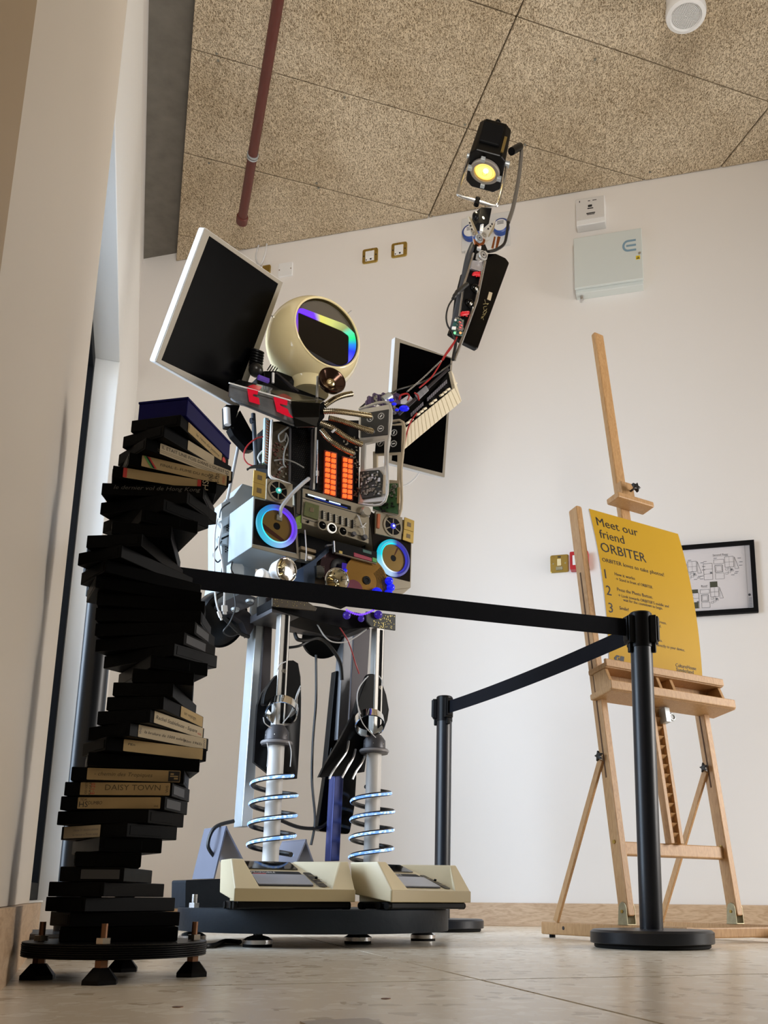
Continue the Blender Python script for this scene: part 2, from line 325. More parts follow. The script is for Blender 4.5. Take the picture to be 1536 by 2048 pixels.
# ------------------------------------------------------------------ common materials
M = dict(
 wall=mat('wall_paint', (.80, .765, .73), .55, var=.015, vs=3, bump=.05, bs=250),
 trimw=mat('white_gloss', (.84, .83, .80), .35, var=.01),
 concrete=mat('concrete', (.17, .155, .13), .9, var=.3, vs=14, bump=.4, bs=40),
 black=mat('black_plastic', (.0035, .0035, .004), .35, spec=.14),
 blackm=mat('black_matt', (.004, .004, .0045), .6, spec=.10, var=.3),
 blackg=mat('black_gloss', (.002, .002, .002), .10, spec=.22),
 tape=mat('cassette_black', (.0014, .0014, .0015), .42, spec=.05),
 tapeg=mat('cassette_grey', (.055, .057, .062), .45, spec=.2),
 post=mat('powder_coat', (.0035, .0055, .010), .36, spec=.45),
 belt=mat('belt_webbing', (.004, .005, .0085), .75, bump=.5, bs=900, spec=.12),
 rubber=mat('rubber', (.004, .004, .004), .7, spec=.15),
 slate=mat('painted_slate', (.010, .015, .022), .5, var=.4, vs=9, bump=.3, bs=60, spec=.22),
 steel=mat('steel', (.62, .62, .62), .28, 1),
 galv=mat('galvanised', (.46, .50, .52), .42, .5, var=.12, vs=18),
 casew=mat('pale_case', (.33, .38, .41), .5, .1),
 alu=mat('aluminium', (.60, .585, .55), .38, .6, var=.04),
 chrome=mat('chrome', (.85, .84, .80), .06, 1),
 darkm=mat('dark_metal', (.055, .05, .055), .35, .6),
 greym=mat('grey_metal', (.09, .088, .095), .42, .4),
 bolt=mat('zinc_bolt', (.50, .46, .40), .3, 1),
 rust=mat('brown_bolt', (.20, .10, .055), .45, .8),
 brass=mat('brass', (.50, .36, .10), .28, 1),
 abrass=mat('aged_brass', (.36, .33, .22), .4, .9, var=.3, vs=80),
 cream=mat('cream_plastic', (.90, .77, .44), .14, coat=.5),
 cream2=mat('cream_back', (.74, .62, .42), .16, coat=.4),
 scale=mat('scale_cream', (.72, .63, .43), .36, var=.02),
 scaled=mat('scale_beige_shade', (.42, .34, .19), .4),
 bezel=mat('monitor_bezel', (.30, .265, .21), .45, .1),
 bezelw=mat('monitor_edge', (.80, .82, .84), .3),
 screen=mat('screen', (.0006, .0006, .0008), .22, spec=.05),
 visor=mat('visor', (.12, .105, .085), .18, coat=.3),
 radio=mat('radio_silver', (.26, .225, .16), .42, .3, var=.03),
 brown=mat('speaker_cloth', (.010, .007, .005), .8, bump=.5, bs=700, spec=.1),
 gold=mat('cpu_gold', (.48, .33, .09), .35, .5, var=.1, vs=60),
 gdisc=mat('gold_disc', (.50, .27, .07), .18, .75),
 pcb=mat('pcb_green', (.04, .12, .035), .45, var=.5, vs=120),
 pcbb=mat('pcb_brown', (.045, .03, .012), .5, var=.4, vs=150),
 pcbd=mat('pcb_dark', (.015, .017, .013), .5, var=.5, vs=150),
 comp=mat('components', (.22, .21, .17), .4, .3, var=.6, vs=200),
 white=mat('white_plastic', (.80, .80, .80), .4),
 tubew=mat('white_pipe', (.70, .685, .66), .45, var=.06, vs=12),
 hose=mat('gooseneck', (.46, .40, .29), .26, 1),
 key=mat('piano_white', (.80, .72, .55), .25),
 red=mat('red_wire', (.35, .012, .012), .4),
 redp=mat('red_arrow', (.62, .006, .03), .25, emit=(.8, .0, .03), es=.12),
 pink=mat('pink_print', (.28, .02, .05), .5),
 grn=mat('green_print', (.08, .32, .07), .5),
 blueobj=mat('blue_box', (.003, .003, .07), .4, var=.15, spec=.08),
 paper=mat('label_paper', (.40, .29, .145), .7, var=.10, vs=40, spec=.1),
 paperw=mat('label_white', (.46, .38, .26), .7, var=.08, vs=40, spec=.1),
 ink=mat('ink', (.02, .018, .016), .8),
 pencil=mat('pencil', (.10, .075, .04), .8),
 redink=mat('red_ink', (.50, .04, .03), .7),
 silverink=mat('silver_ink', (.10, .095, .085), .5),
 sign=mat('sign_yellow', (.56, .335, .026), .55, var=.01, spec=.15),
 print=mat('print_black', (.010, .010, .012), .6),
 printg=mat('print_grey', (.16, .16, .17), .7),
 printo=mat('print_olive', (.06, .06, .035), .7),
 elec=mat('box_grey', (.63, .67, .65), .35, var=.01),
 elogo=mat('logo_blue', (.20, .32, .42), .4),
 warn=mat('warning_yellow', (.75, .55, .02), .5),
 alarm=mat('alarm_red', (.45, .012, .018), .35),
 blue=mat('socket_blue', (.02, .07, .32), .35),
 copper=mat('copper', (.55, .20, .08), .25, 1),
 pipe=mat('pipe_red', (.10, .018, .011), .42, var=.12, vs=6),
 clear=glass('clear_plastic', (.82, .84, .86), .10, .12),
 smoke=glass('smoked_plastic', (.35, .34, .32), .06, .05),
 pane=glass('window_glass', (.96, .98, 1), .02, .01),
 orange=mat('key_orange', (.6, .12, .02), .4, emit=(1.0, .11, .015), es=1.25),
 ledw=mat('led_strip', (.5, .6, .8), .4, emit=(.42, .68, 1.0), es=2.6),
 ledb=mat('led_blue', (.02, .02, .3), .12, emit=(.0, .008, .9), es=.75),
 ledp=mat('led_violet', (.1, .05, .4), .2, emit=(.16, .05, 1.0), es=1.6),
 ledt=mat('led_teal', (.3, .6, .6), .2, emit=(.35, 1.0, .85), es=2.2),
 ledbar=mat('led_bar', (.3, .4, .6), .2, emit=(.55, .78, 1.0), es=1.7),
 lens=mat('lamp_lens', (.9, .8, .3), .2, emit=(1.0, .66, .14), es=1.05),
 bulb=mat('lamp_bulb', (1, 1, .9), .2, emit=(1.0, .95, .75), es=7),
 cable=mat('cable_black', (.010, .010, .010), .45),
 cablew=mat('cable_white', (.62, .62, .62), .45),
 easel=wood('easel_beech', (.54, .325, .15), (.41, .225, .09), (14, 14, 1.4), .48),
 eknob=mat('knob_black', (.01, .01, .01), .35),
 base=wood('skirting_maple', (.60, .43, .28), (.44, .29, .17), (1.2, 1.2, 7), .4, 7),
 wool=woodwool(), terr=terrazzo(),
)
# ------------------------------------------------------------------ room: directions
A2, AW = R(-19.16), R(103.99)
LD = V((math.sin(A2), math.cos(A2), 0)); LC = V((math.cos(A2), -math.sin(A2), 0))     # along the left wall / across it into the room
WD = V((math.sin(AW), math.cos(AW), 0)); WN = V((WD.y, -WD.x, 0))                     # along the back wall / out of it
W0 = atz(1000, 1852, 0)
C0 = hit(276, 760, W0, WN); C0.z = 0                                                   # corner of the two walls
ZC = 3.857
def LP(s, off, z): return C0 + LD*s + LC*off + V((0, 0, z))
def WP(a, off, z): return C0 + WD*a + WN*off + V((0, 0, z))
BW = Fr(C0, WD, (0, 0, 1))
BW.N = WN

# floor: terrazzo tiles as pieces, plus a recessed access cover
bm = BM(); box(bm, (1.5, 1.5, -.06), (9, 11, .09)); floor = struct('floor', bm, mat('floor_bed', (.20, .17, .13), .9))
F0 = atz(960, 1959.5, 0); FA = (F0*-1+atz(710, 1899, 0)); FA.z = 0; FA.normalize(); FB = V((-FA.y, FA.x, 0))*-1
TL_ = 1.24
cover = [atz(330, 2013, 0), atz(783, 1995, 0), atz(911, 2040, 0)]
cu = (cover[1]-cover[0]).normalized(); cv = (cover[2]-cover[1]); cv = (cv-cu*cv.dot(cu)).normalized()
cw = (cover[1]-cover[0]).length
COV = [cover[0], cover[1], cover[1]+cv*.26, cover[0]+cv*.26]
def clip(poly, p, n):
    out = []
    for i in range(len(poly)):
        a, b = poly[i], poly[(i+1) % len(poly)]; da, db = (a-p).dot(n), (b-p).dot(n)
        if da >= 0: out.append(a)
        if (da >= 0) != (db >= 0): out.append(a+(b-a)*(da/(da-db)))
    return out
for i in range(-3, 5):
    for j in range(-3, 4):
        g = .0032
        q = [F0+FA*(i*TL_+g)+FB*(j*TL_+g), F0+FA*((i+1)*TL_-g)+FB*(j*TL_+g), F0+FA*((i+1)*TL_-g)+FB*((j+1)*TL_-g), F0+FA*(i*TL_+g)+FB*((j+1)*TL_-g)]
        q = clip(q, W0, WN); 
        if len(q) < 3: continue
        q = clip(q, LP(0, -.3, 0), LC)
        if len(q) < 3: continue
        parts = [q]
        cc = sum(COV, V())/4
        inside = all((cc-q[k]).cross(q[(k+1) % len(q)]-q[k]).z*((q[1]-q[0]).cross(q[2]-q[1]).z) > 0 for k in range(len(q)))
        if inside:                                            # leave a slot round the access cover
            parts = []; rest = q; gg = .0065
            for k in range(4):
                a, b = COV[k], COV[(k+1) % 4]; n = (b-a).cross(V((0, 0, 1))).normalized()
                if n.dot(cc-a) > 0: n = -n
                parts.append(clip(rest, a+n*gg, n)); rest = clip(rest, a+n*gg, -n)
        bm = BM()
        for p in parts:
            if len(p) >= 3: prism(bm, [v+V((0, 0, -.014)) for v in p], (0, 0, .014))
        struct('tile', bm, M['terr'], floor)
bm = BM(); prism(bm, [v+V((0, 0, -.014)) for v in COV], (0, 0, .0128)); cov = struct('access_cover', bm, M['terr'], floor)
bm = BM(); mid = (COV[2]+COV[3])/2
box(bm, mid-cv*.045+V((0, 0, .0005)), (.07, .05, .002), (cu, cv, V((0, 0, 1)))); struct('cover_handle', bm, mat('cover_plate', (.55, .50, .44), .4, .3), cov)
bm = BM()
for p in (COV[0], COV[1]): cyl(bm, p+cv*.012+cu*(.012 if p is COV[0] else -.012)+V((0, 0, -.001)), p+cv*.012+cu*(.012 if p is COV[0] else -.012)+V((0, 0, .0008)), .006, seg=12)
struct('cover_screw', bm, M['rust'], cov)

# back wall
bm = BM(); hexa(bm, [WP(-.25, 0, 0), WP(7.5, 0, 0), WP(7.5, -.2, 0), WP(-.25, -.2, 0)], [WP(-.25, 0, 4.1), WP(7.5, 0, 4.1), WP(7.5, -.2, 4.1), WP(-.25, -.2, 4.1)])
struct('wall_back', bm, M['wall'])
bm = BM(); hexa(bm, [WP(-.25, .0, 0), WP(7.5, .0, 0), WP(7.5, .014, 0), WP(-.25, .014, 0)], [WP(-.25, .0, .105), WP(7.5, .0, .105), WP(7.5, .014, .101), WP(-.25, .014, .101)])
struct('baseboard_back', bm, M['base'], bevel=.0015)

# left wall: pier beyond the window, lintel, strip above; opening s -1.83..-3.3
SJ, ZL, ZT = -1.8316, 2.122, 3.10
def lbox(bm, s0, s1, o0, o1, z0, z1): hexa(bm, [LP(s0, o0, z0), LP(s1, o0, z0), LP(s1, o1, z0), LP(s0, o1, z0)], [LP(s0, o0, z1), LP(s1, o0, z1), LP(s1, o1, z1), LP(s0, o1, z1)])
bm = BM(); lbox(bm, SJ, .05, -.168, 0, 0, ZT); struct('wall_left', bm, M['trimw'], bevel=.003)
bm = BM(); lbox(bm, -3.6, SJ-.0005, -.168, 0, ZL, ZT); struct('lintel', bm, M['trimw'], bevel=.003)
bm = BM(); lbox(bm, -6.5, .05, -.168, -.035, ZT, 4.0); struct('wall_left_upper', bm, M['wall'])
# near pier beside the window, its edge turning into the reveal
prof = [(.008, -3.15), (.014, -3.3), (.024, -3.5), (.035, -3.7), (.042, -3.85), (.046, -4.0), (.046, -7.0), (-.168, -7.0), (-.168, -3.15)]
bm = BM(); prism(bm, [LP(s, o, .105) for o, s in prof], (0, 0, 3.9)); struct('wall_left_pier', bm, mat('pier_shade_tone', (.66, .59, .50), .5, var=.015, vs=3), smooth=True)  # darker tan than the walls: shade on the pier put into its colour
bm = BM(); prism(bm, [LP(s, o+(.012 if o > -.1 else 0), 0) for o, s in prof], (0, 0, .104)); struct('baseboard_left', bm, M['base'])
bm = BM(); pn = hit(40, 280, LP(0, .085, 0), LC); sn = (pn-C0).dot(LD)
lbox(bm, -7.0, sn, .0465, .085, .0, 3.95); struct('trim_1', bm, mat('tan_trim', (.40, .29, .17), .5, var=.05, vs=4), bevel=.006)
# window: sill, frame, glass
win = thing('window_1', LP(-2.5, -.12, .105), 'window', 'window'); del win['label']; del win['category']; win['kind'] = 'structure'
bm = BM(); lbox(bm, -3.145, SJ-.001, -.31, -.075, .0, .098); struct('window_sill', bm, M['base'], win, bevel=.002)
bm = BM(); lbox(bm, -3.145, SJ-.001, -.31, -.07, .0985, .105); struct('sill_board', bm, M['trimw'], win, bevel=.001)
bm = BM()
lbox(bm, SJ-.040, SJ-.001, -.165, -.088, .106, ZL-.001); lbox(bm, -3.148, -3.09, -.165, -.088, .106, ZL-.001)
lbox(bm, -3.09, SJ-.040, -.165, -.088, ZL-.06, ZL-.001); lbox(bm, -3.09, SJ-.040, -.165, -.088, .106, .16)
struct('window_frame', bm, M['blackm'], win, bevel=.002)
bm = BM(); lbox(bm, -3.09, SJ-.040, -.140, -.132, .16, ZL-.06); struct('window_pane', bm, M['pane'], win)
bm = BM(); lbox(bm, SJ-.0, -.05, -.0, .012, 0, .10); struct('skirting_left', bm, M['base'], bevel=.001)

# ceiling: concrete slab and wood wool boards as pieces
bm = BM(); q = [LP(.3, -.4, ZC+.06), LP(-7, -.4, ZC+.06), LP(-7, 7, ZC+.06), LP(.3, 7, ZC+.06)]
prism(bm, q, (0, 0, .2)); ceil = struct('ceiling', bm, M['concrete'])
G0 = atz(935, 258, ZC); PLN, PWD = 1.328, .638
for i in range(-1, 4):
    for j in range(-7, 3):
        g = .0035
        q = [G0+LC*(i*PLN+g)+LD*(j*PWD+g), G0+LC*((i+1)*PLN-g)+LD*(j*PWD+g), G0+LC*((i+1)*PLN-g)+LD*((j+1)*PWD-g), G0+LC*(i*PLN+g)+LD*((j+1)*PWD-g)]
        q = clip(q, WP(0, .004, 0), WN)
        if len(q) < 3: continue
        bm = BM(); dz = random.uniform(-.002, .002)
        prism(bm, [V((p.x, p.y, ZC+dz)) for p in q], (0, 0, .035)); struct('ceiling_panel', bm, M['wool'], ceil, bevel=.004)
bm = BM()
for px, py in ((436, 122), (433, 108), (689, 196), (633, 367), (637, 377), (418, 327), (937, 432), (930, 250), (1300, 345), (1190, 120), (1050, 290), (960, 262)):
    p = atz(px, py, ZC-.004); cyl(bm, p, p+V((0, 0, .006)), .006, seg=10)
struct('panel_screw', bm, M['comp'], ceil, kind='stuff')

# red sprinkler pipe under the ceiling
ZP = ZC-.11
pe = atz(484, 440, ZP); pd = LD*-1
t = thing('ceiling_pipe', pe, 'dark red sprinkler pipe running under the ceiling boards, capped at its end', 'pipe')
bm = BM(); cyl(bm, pe, pe+pd*3.2, .024, seg=24); obj('pipe_body', bm, M['pipe'], t, smooth=True)
bm = BM(); lathe(bm, pe-pd*.02, pd, [(0, 0), (.026, .0), (.031, .004), (.031, .05), (.026, .056), (.024, .056)], 24); obj('end_cap', bm, M['pipe'], t, smooth=True)
pc = pe+pd*((atz(504, 311, ZP)-pe).dot(pd))
bm = BM(); ringband(bm, pc-pd*.012, pd, .028, .0235, .009); ringband(bm, pc+pd*.004, pd, .028, .0235, .009); cyl(bm, pc+V((0, 0, .025)), V((pc.x, pc.y, ZC)), .004, seg=8); obj('pipe_clamp', bm, M['galv'], t, smooth=True)
# ceiling speaker
sc = atz(1372, 33, ZC-.16)
t = thing('ceiling_speaker', V((sc.x, sc.y, ZC)), 'white cylindrical loudspeaker hanging from the ceiling boards', 'speaker')
rs = (atz(1415, 30, ZC-.16)-atz(1333, 36, ZC-.16)).length/2
bm = BM(); lathe(bm, sc, (0, 0, 1), [(0, .004), (rs*.72, .004), (rs*.78, -.004), (rs*.96, .0), (rs, .012), (rs*.99, .03), (rs*.93, .034), (rs*.93, .165), (0, .165)], 40); obj('housing', bm, M['white'], t, smooth=True)
bm = BM(); lathe(bm, sc+V((0, 0, .002)), (0, 0, 1), [(0, 0), (rs*.70, 0), (rs*.70, .003), (0, .003)], 36); gr = obj('grille', bm, M['white'], t)
bm = BM()
for k in range(1, 10):
    for q in range(6*k):
        a = 2*math.pi*q/(6*k); c = sc+V((math.cos(a), math.sin(a), 0))*rs*.68*k/9.3+V((0, 0, .0005)); cyl(bm, c, c+V((0, 0, .002)), .0016, seg=6)
obj('grille_hole', bm, mat('grille_grey', (.22, .22, .21), .6), gr, kind='stuff')

# ---- fittings on the back wall
def wpix(px, py): return BW_ab(px, py)
def BW_ab(px, py, off=0):
    q = hit(px, py, C0+WN*off, WN)-C0; return q.dot(WD), q.z
def wbox(bm, a0, a1, z0, z1, d, o=0): hexa(bm, [WP(a0, o, z0), WP(a1, o, z0), WP(a1, o, z1), WP(a0, o, z1)], [WP(a0, o+d, z0), WP(a1, o+d, z0), WP(a1, o+d, z1), WP(a0, o+d, z1)])
def wplate(bm, a, z, w, h, d, r=.008, o=0):
    prism(bm, [WP(a+x, o, z+y) for x, y in rrect(w, h, r)], WN*d)
for k, (px, py) in enumerate(((741, 513), (799, 501))):
    a, z = BW_ab(px, py)
    t = thing('brass_switch', WP(a, 0, z), ['left', 'right'][k]+' one of two brass switch plates side by side under the ceiling', 'switch', 'brass plates high on the wall')
    bm = BM(); wplate(bm, a, z, .092, .092, .010, .012); obj('switch_plate', bm, M['brass'], t, bevel=.003)
    bm = BM(); wbox(bm, a-.026, a+.026, z-.014, z+.026, .006, .010)
    obj('rocker', bm, M['white'], t, bevel=.002)
    bm = BM(); wbox(bm, a-.026, a+.026, z-.036, z-.013, .004, .010); obj('rocker', bm, M['white'], t, bevel=.001)
    bm = BM(); wbox(bm, a+.002, a+.012, z-.032, z-.022, .0004, .0142); wbox(bm, a-.022, a-.016, z-.034, z-.026, .0004, .0142); obj('switch_print', bm, M['print'], t)
    for sx in (-.036, .036):
        bm = BM(); cyl(bm, WP(a+sx, .009, z), WP(a+sx, .0115, z), .004, seg=10); obj('screw', bm, M['darkm'], t)
a, z = BW_ab(572, 541)
t = thing('blank_plate', WP(a, 0, z), 'plain white square blanking plate on the wall beside the raised monitor', 'plate')
bm = BM(); wplate(bm, a, z, .088, .088, .012, .004); obj('plate', bm, M['white'], t, bevel=.002)
for sx in (-.036, .036):
    bm = BM(); cyl(bm, WP(a+sx, .011, z), WP(a+sx, .0132, z), .0035, seg=8); obj('screw', bm, M['rust'], t)
a, z = BW_ab(530, 535); c1 = BW_ab(516, 520)
t = thing('wall_cable', WP(c1[0], .01, c1[1]), 'thin grey cable looping out of the ceiling onto the wall behind the raised monitor', 'cable')
bm = BM(); tube(bm, [WP(*p) for p in ((BW_ab(536, 502)[0], .02, ZC), (BW_ab(534, 515)[0], .03, BW_ab(534, 518)[1]), (BW_ab(525, 530)[0], .02, BW_ab(525, 533)[1]), (BW_ab(517, 525)[0], .015, BW_ab(516, 528)[1]), (BW_ab(515, 512)[0], .02, BW_ab(515, 515)[1]), (BW_ab(520, 503)[0], .02, ZC))], .0045); obj('cord', bm, M['cablew'], t, smooth=True)
bm = BM(); a, z = BW_ab(534, 540); wplate(bm, a, z, .05, .05, .012, .006); obj('brass_plate', bm, M['brass'], t, bevel=.002)
# small white box with printed panel
a0, z1 = BW_ab(1152, 420, .05); a1, z0 = BW_ab(1211, 441, .05)
t = thing('wall_control_box', WP((a0+a1)/2, 0, (z0+z1)/2), 'small white control box with printed front, above the grey electrical cabinet', 'box')
z0 -= .01; z1 = z0+.165
bm = BM(); wbox(bm, a0, a1, z0, z1, .055); obj('housing', bm, M['white'], t, bevel=.004)
bm = BM(); wbox(bm, a0+.004, a1-.004, z0+.03, z1-.006, .003, .055); obj('front_panel', bm, M['paperw'] if 0 else mat('panel_white', (.66, .64, .62), .4), t, bevel=.001)
bm = BM(); aw = a1-a0
for (x, y, ww, hh) in ((.42, .62, .14, .025), (.40, .55, .2, .012), (.36, .37, .3, .012), (.38, .33, .26, .008), (.42, .84, .08, .008), (.58, .84, .14, .008), (.12, .84, .03, .02)):
    wbox(bm, a0+aw*x, a0+aw*(x+ww), z0+.165*y, z0+.165*y+hh*.55, .0004, .058)
obj('printed_text', bm, M['print'], t)
# electrical cabinet
a0, z1 = BW_ab(1147, 478, .07); a1, _ = BW_ab(1283, 458, .07); _, z0 = BW_ab(1284, 565, .07)
t = thing('electrical_cabinet', WP((a0+a1)/2, 0, (z0+z1)/2), 'large pale grey electrical cabinet with yellow warning sticker, below the small control box', 'cabinet')
bm = BM(); wbox(bm, a0+.003, a1-.003, z0-.0, z1-.002, .055); obj('housing', bm, M['elec'], t, bevel=.003)
bm = BM(); wbox(bm, a0, a1, z0+.02, z1, .018, .056); dr = obj('door', bm, M['elec'], t, bevel=.003)
ea, ez = BW_ab(1261, 491, .074); r = .030
bm = BM()
n = 16
out = [(ea-.012+r*math.cos(R(90+180*k/n)), ez+r*1.15*math.sin(R(90+180*k/n))) for k in range(n+1)]
inn = [(ea-.012+r*.62*math.cos(R(90+180*k/n)), ez+r*.74*math.sin(R(90+180*k/n))) for k in range(n+1)]
for k in range(n):
    bm.faces.new([bm.verts.new(WP(x, .0746, y)) for x, y in (out[k], out[k+1], inn[k+1], inn[k])])
for zz in (ez+r*.945, ez, ez-r*.945):
    bm.faces.new([bm.verts.new(WP(x, .0746, y)) for x, y in ((ea-.022 if abs(zz-ez) < .001 else ea-.012, zz-r*.2), (ea+.028, zz-r*.2), (ea+.028, zz+r*.2), (ea-.022 if abs(zz-ez) < .001 else ea-.012, zz+r*.2))])
obj('emblem', bm, M['elogo'], dr)
wa, wz = BW_ab(1276, 515, .074)
bm = BM(); wbox(bm, wa-.011, wa+.011, wz-.011, wz+.011, .0006, .074); obj('warning_sticker', bm, M['warn'], dr)
bm = BM(); prism(bm, [WP(wa-.008, .0748, wz-.007), WP(wa+.008, .0748, wz-.007), WP(wa, .0748, wz+.008)], WN*.0003); obj('warning_triangle', bm, M['print'], dr)
bm = BM(); prism(bm, [WP(wa+.001, .0754, wz+.004), WP(wa-.002, .0754, wz-.001), WP(wa+.002, .0754, wz-.0015), WP(wa-.001, .0754, wz-.006), WP(wa+.0005, .0754, wz-.0005), WP(wa-.0035, .0754, wz+.0005)][:6], WN*.0002); obj('warning_bolt', bm, M['warn'], dr)
la, lz = BW_ab(1279, 507, .074); bm = BM(); cyl(bm, WP(la, .072, lz), WP(la, .08, lz), .007, seg=14); obj('lock', bm, M['steel'], dr, smooth=True)
ga, gz = BW_ab(1164, 586, .03); bm = BM(); cyl(bm, WP(ga, .03, z0), WP(ga, .03, z0-.022), .012, .009, 14); obj('cable_gland', bm, M['steel'], t, smooth=True)
# blue capped sockets unit behind the raised lamp
t = thing('socket_unit', WP(*BW_ab(970, 480)[:1], 0, BW_ab(970, 480)[1]), 'white wall unit with two blue ringed round caps, behind the raised lamp arm', 'socket')
a0, z1 = BW_ab(925, 452); a1, z0 = BW_ab(1021, 490)
bm = BM(); wbox(bm, a0+.0, a1, z0-.005, z1+.03, .02); wbox(bm, a0+.02, a0+.075, z0-.065, z0-.005, .02); obj('back_box', bm, mat('unit_white', (.68, .68, .67), .4), t, bevel=.003)
for px, py in ((940, 462), (1001, 450)):
    a, z = BW_ab(px, py, .05); rr = .046
    bm = BM(); lathe(bm, WP(a, .02, z), WN, [(0, 0), (rr, 0), (rr, .028), (rr*.8, .034), (rr*.8, .026), (0, .026)], 30); cp = obj('cap', bm, M['blue'], t, smooth=True)
    bm = BM(); lathe(bm, WP(a, .046, z), WN, [(0, 0), (rr*.79, 0), (rr*.77, .006), (0, .007)], 30); obj('cap_disc', bm, M['white'], cp, smooth=True)
    bm = BM()
    for k in range(3): wbox(bm, a-.018, a+.018, z+.004+.008*k, z+.008+.008*k, .0004, .0532)
    obj('cap_print', bm, M['printg'], cp)
# brass switch, red call point
a, z = BW_ab(1119, 1128)
t = thing('brass_fused_switch', WP(a, 0, z), 'brass fused spur plate with rocker, on the wall left of the easel', 'switch')
bm = BM(); wplate(bm, a, z, .09, .092, .008, .008); obj('switch_plate', bm, M['brass'], t, bevel=.003)
bm = BM(); wplate(bm, a, z+.005, .020, .036, .005, .003, .008); obj('rocker', bm, M['cream'], t, bevel=.001)
bm = BM(); wplate(bm, a, z-.026, .034, .018, .004, .002, .008); obj('fuse_holder', bm, M['abrass'], t, bevel=.001)
bm = BM(); wplate(bm, a, z+.034, .016, .006, .002, .002, .008); obj('indicator', bm, M['darkm'], t)
for sx in (-.03, .03):
    bm = BM(); cyl(bm, WP(a+sx, .007, z), WP(a+sx, .0095, z), .004, seg=8); obj('screw', bm, M['abrass'], t)
a, z = BW_ab(1160, 1126)
t = thing('fire_call_point', WP(a, 0, z), 'red fire alarm call point half hidden behind the left easel leg', 'alarm')
bm = BM(); wplate(bm, a, z, .09, .092, .045, .006); obj('housing', bm, M['alarm'], t, bevel=.003)
bm = BM(); wplate(bm, a, z, .062, .05, .002, .003, .045); obj('press_panel', bm, M['white'], t)
# framed floor plans
FO = .025
a1, zt = BW_ab(1508, 1079, FO); _, zb = BW_ab(1517, 1223, FO); a0 = a1-.52
t = thing('framed_plan', WP((a0+a1)/2, 0, (zt+zb)/2), 'black framed sheet of building floor plans on the wall behind the easel', 'picture')
bm = BM(); fw = .021
o = [WP(a0, 0, zb), WP(a1, 0, zb), WP(a1, 0, zt), WP(a0, 0, zt)]; i_ = [WP(a0+fw, 0, zb+fw), WP(a1-fw, 0, zb+fw), WP(a1-fw, 0, zt-fw), WP(a0+fw, 0, zt-fw)]
frame_ring(bm, o, i_, WN*FO); obj('frame', bm, M['blackm'], t, bevel=.001)
bm = BM(); wbox(bm, a0+fw-.002, a1-fw+.002, zb+fw-.002, zt-fw+.002, .006, .006); sh = obj('plan_sheet', bm, mat('plan_paper', (.66, .62, .62), .6), t)
bm = BM(); bg_ = BM(); bo = BM(); PO = .0128
def wl(x0, y0, x1, y1, th=.0011, b=None):
    p = V((x0, y0, 0)); q = V((x1, y1, 0)); d = (q-p); n = V((-d.y, d.x, 0)).normalized()*th/2
    (b or bm).faces.new([(b or bm).verts.new(WP(v.x, PO, v.y)) for v in (p-n, q-n, q+n, p+n)])
def wr(x, y, w_, h_, th=.0011):
    wl(x, y, x+w_, y, th); wl(x, y+h_, x+w_, y+h_, th); wl(x, y, x, y+h_, th); wl(x+w_, y, x+w_, y+h_, th)
def wf(b, x, y, w_, h_): b.faces.new([b.verts.new(WP(u, PO, v)) for u, v in ((x, y), (x+w_, y), (x+w_, y+h_), (x, y+h_))])
def plan(x, y, k, roof=False):
    wr(x, y, .042*k, .085*k, .0014); wl(x, y+.03*k, x+.042*k, y+.03*k); wl(x, y+.055*k, x+.042*k, y+.055*k)
    wr(x+.055*k, y+.0*k, .042*k, .030*k, .0012); wr(x+.055*k, y+.036*k, .036*k, .036*k, .002); wr(x+.06*k, y+.042*k, .026*k, .024*k, .0009)
    wr(x+.050*k, y+.080*k, .048*k, .022*k, .0012); wr(x+.103*k, y+.058*k, .042*k, .055*k, .0014); wl(x+.103*k, y+.085*k, x+.145*k, y+.085*k); wl(x+.124*k, y+.058*k, x+.124*k, y+.113*k, .0007)
    wl(x+.150*k, y+.11*k, x+.168*k, y+.048*k, .0014); wl(x+.150*k, y+.11*k, x+.150*k, y+.05*k); wl(x+.150*k, y+.048*k, x+.168*k, y+.048*k, .0014)
    for q in range(5): wr(x+.104*k+(q % 3)*.013*k, y+.022*k+q*.007*k, .012*k, .009*k, .0009)
    wf(bg_, x+.030*k, y+.031*k, .010*k, .009*k); wf(bg_, x+.128*k, y+.04*k, .010*k, .010*k)
    if not roof:
        for (tx, ty) in ((-.018, .02), (-.02, .005), (.0, .095), (.05, .108), (.105, .118), (.165, .10), (.172, .08), (.170, .062), (.15, .03), (.13, .015), (.145, .022)):
            wf(bg_, x+tx*k, y+ty*k, .016*k, .0028*k)
W_ = a1-a0; x0 = a1-.26-.0
plan(a1-.235, zt-.178, .95); plan(a1-.405, zt-.188, .95); plan(a1-.505, zt-.172, .8)
plan(a1-.440, zt-.315, .82); plan(a1-.300, zt-.315, .88, True)
rx, ry = a1-.300, zt-.315
for (x, y, w_, h_) in ((.0, .0, .034, .030), (.0, .075, .034, .018), (.090, .098, .034, .028)): _b = BM(); wf(_b, rx+x, ry+y, w_, h_); obj('plan_block', _b, M['printo'], sh)
for (x, y, w_, h_) in ((.001, .037, .04, .05), (.046, .05, .04, .07), (.092, .05, .05, .045)): wf(bg_, rx+x, ry+y, w_, h_) if False else None
wl(a1-fw-.022, zb+fw, a1-fw-.022, zt-fw, .0006)
for q in range(8): wf(bg_, a1-fw-.018, zb+.03+q*.006, .014, .002)
cxx, cyy = a1-fw-.014, zb+.088; bm.faces.new([bm.verts.new(WP(cxx+.006*math.cos(k*.5236), PO, cyy+.006*math.sin(k*.5236))) for k in range(12)])
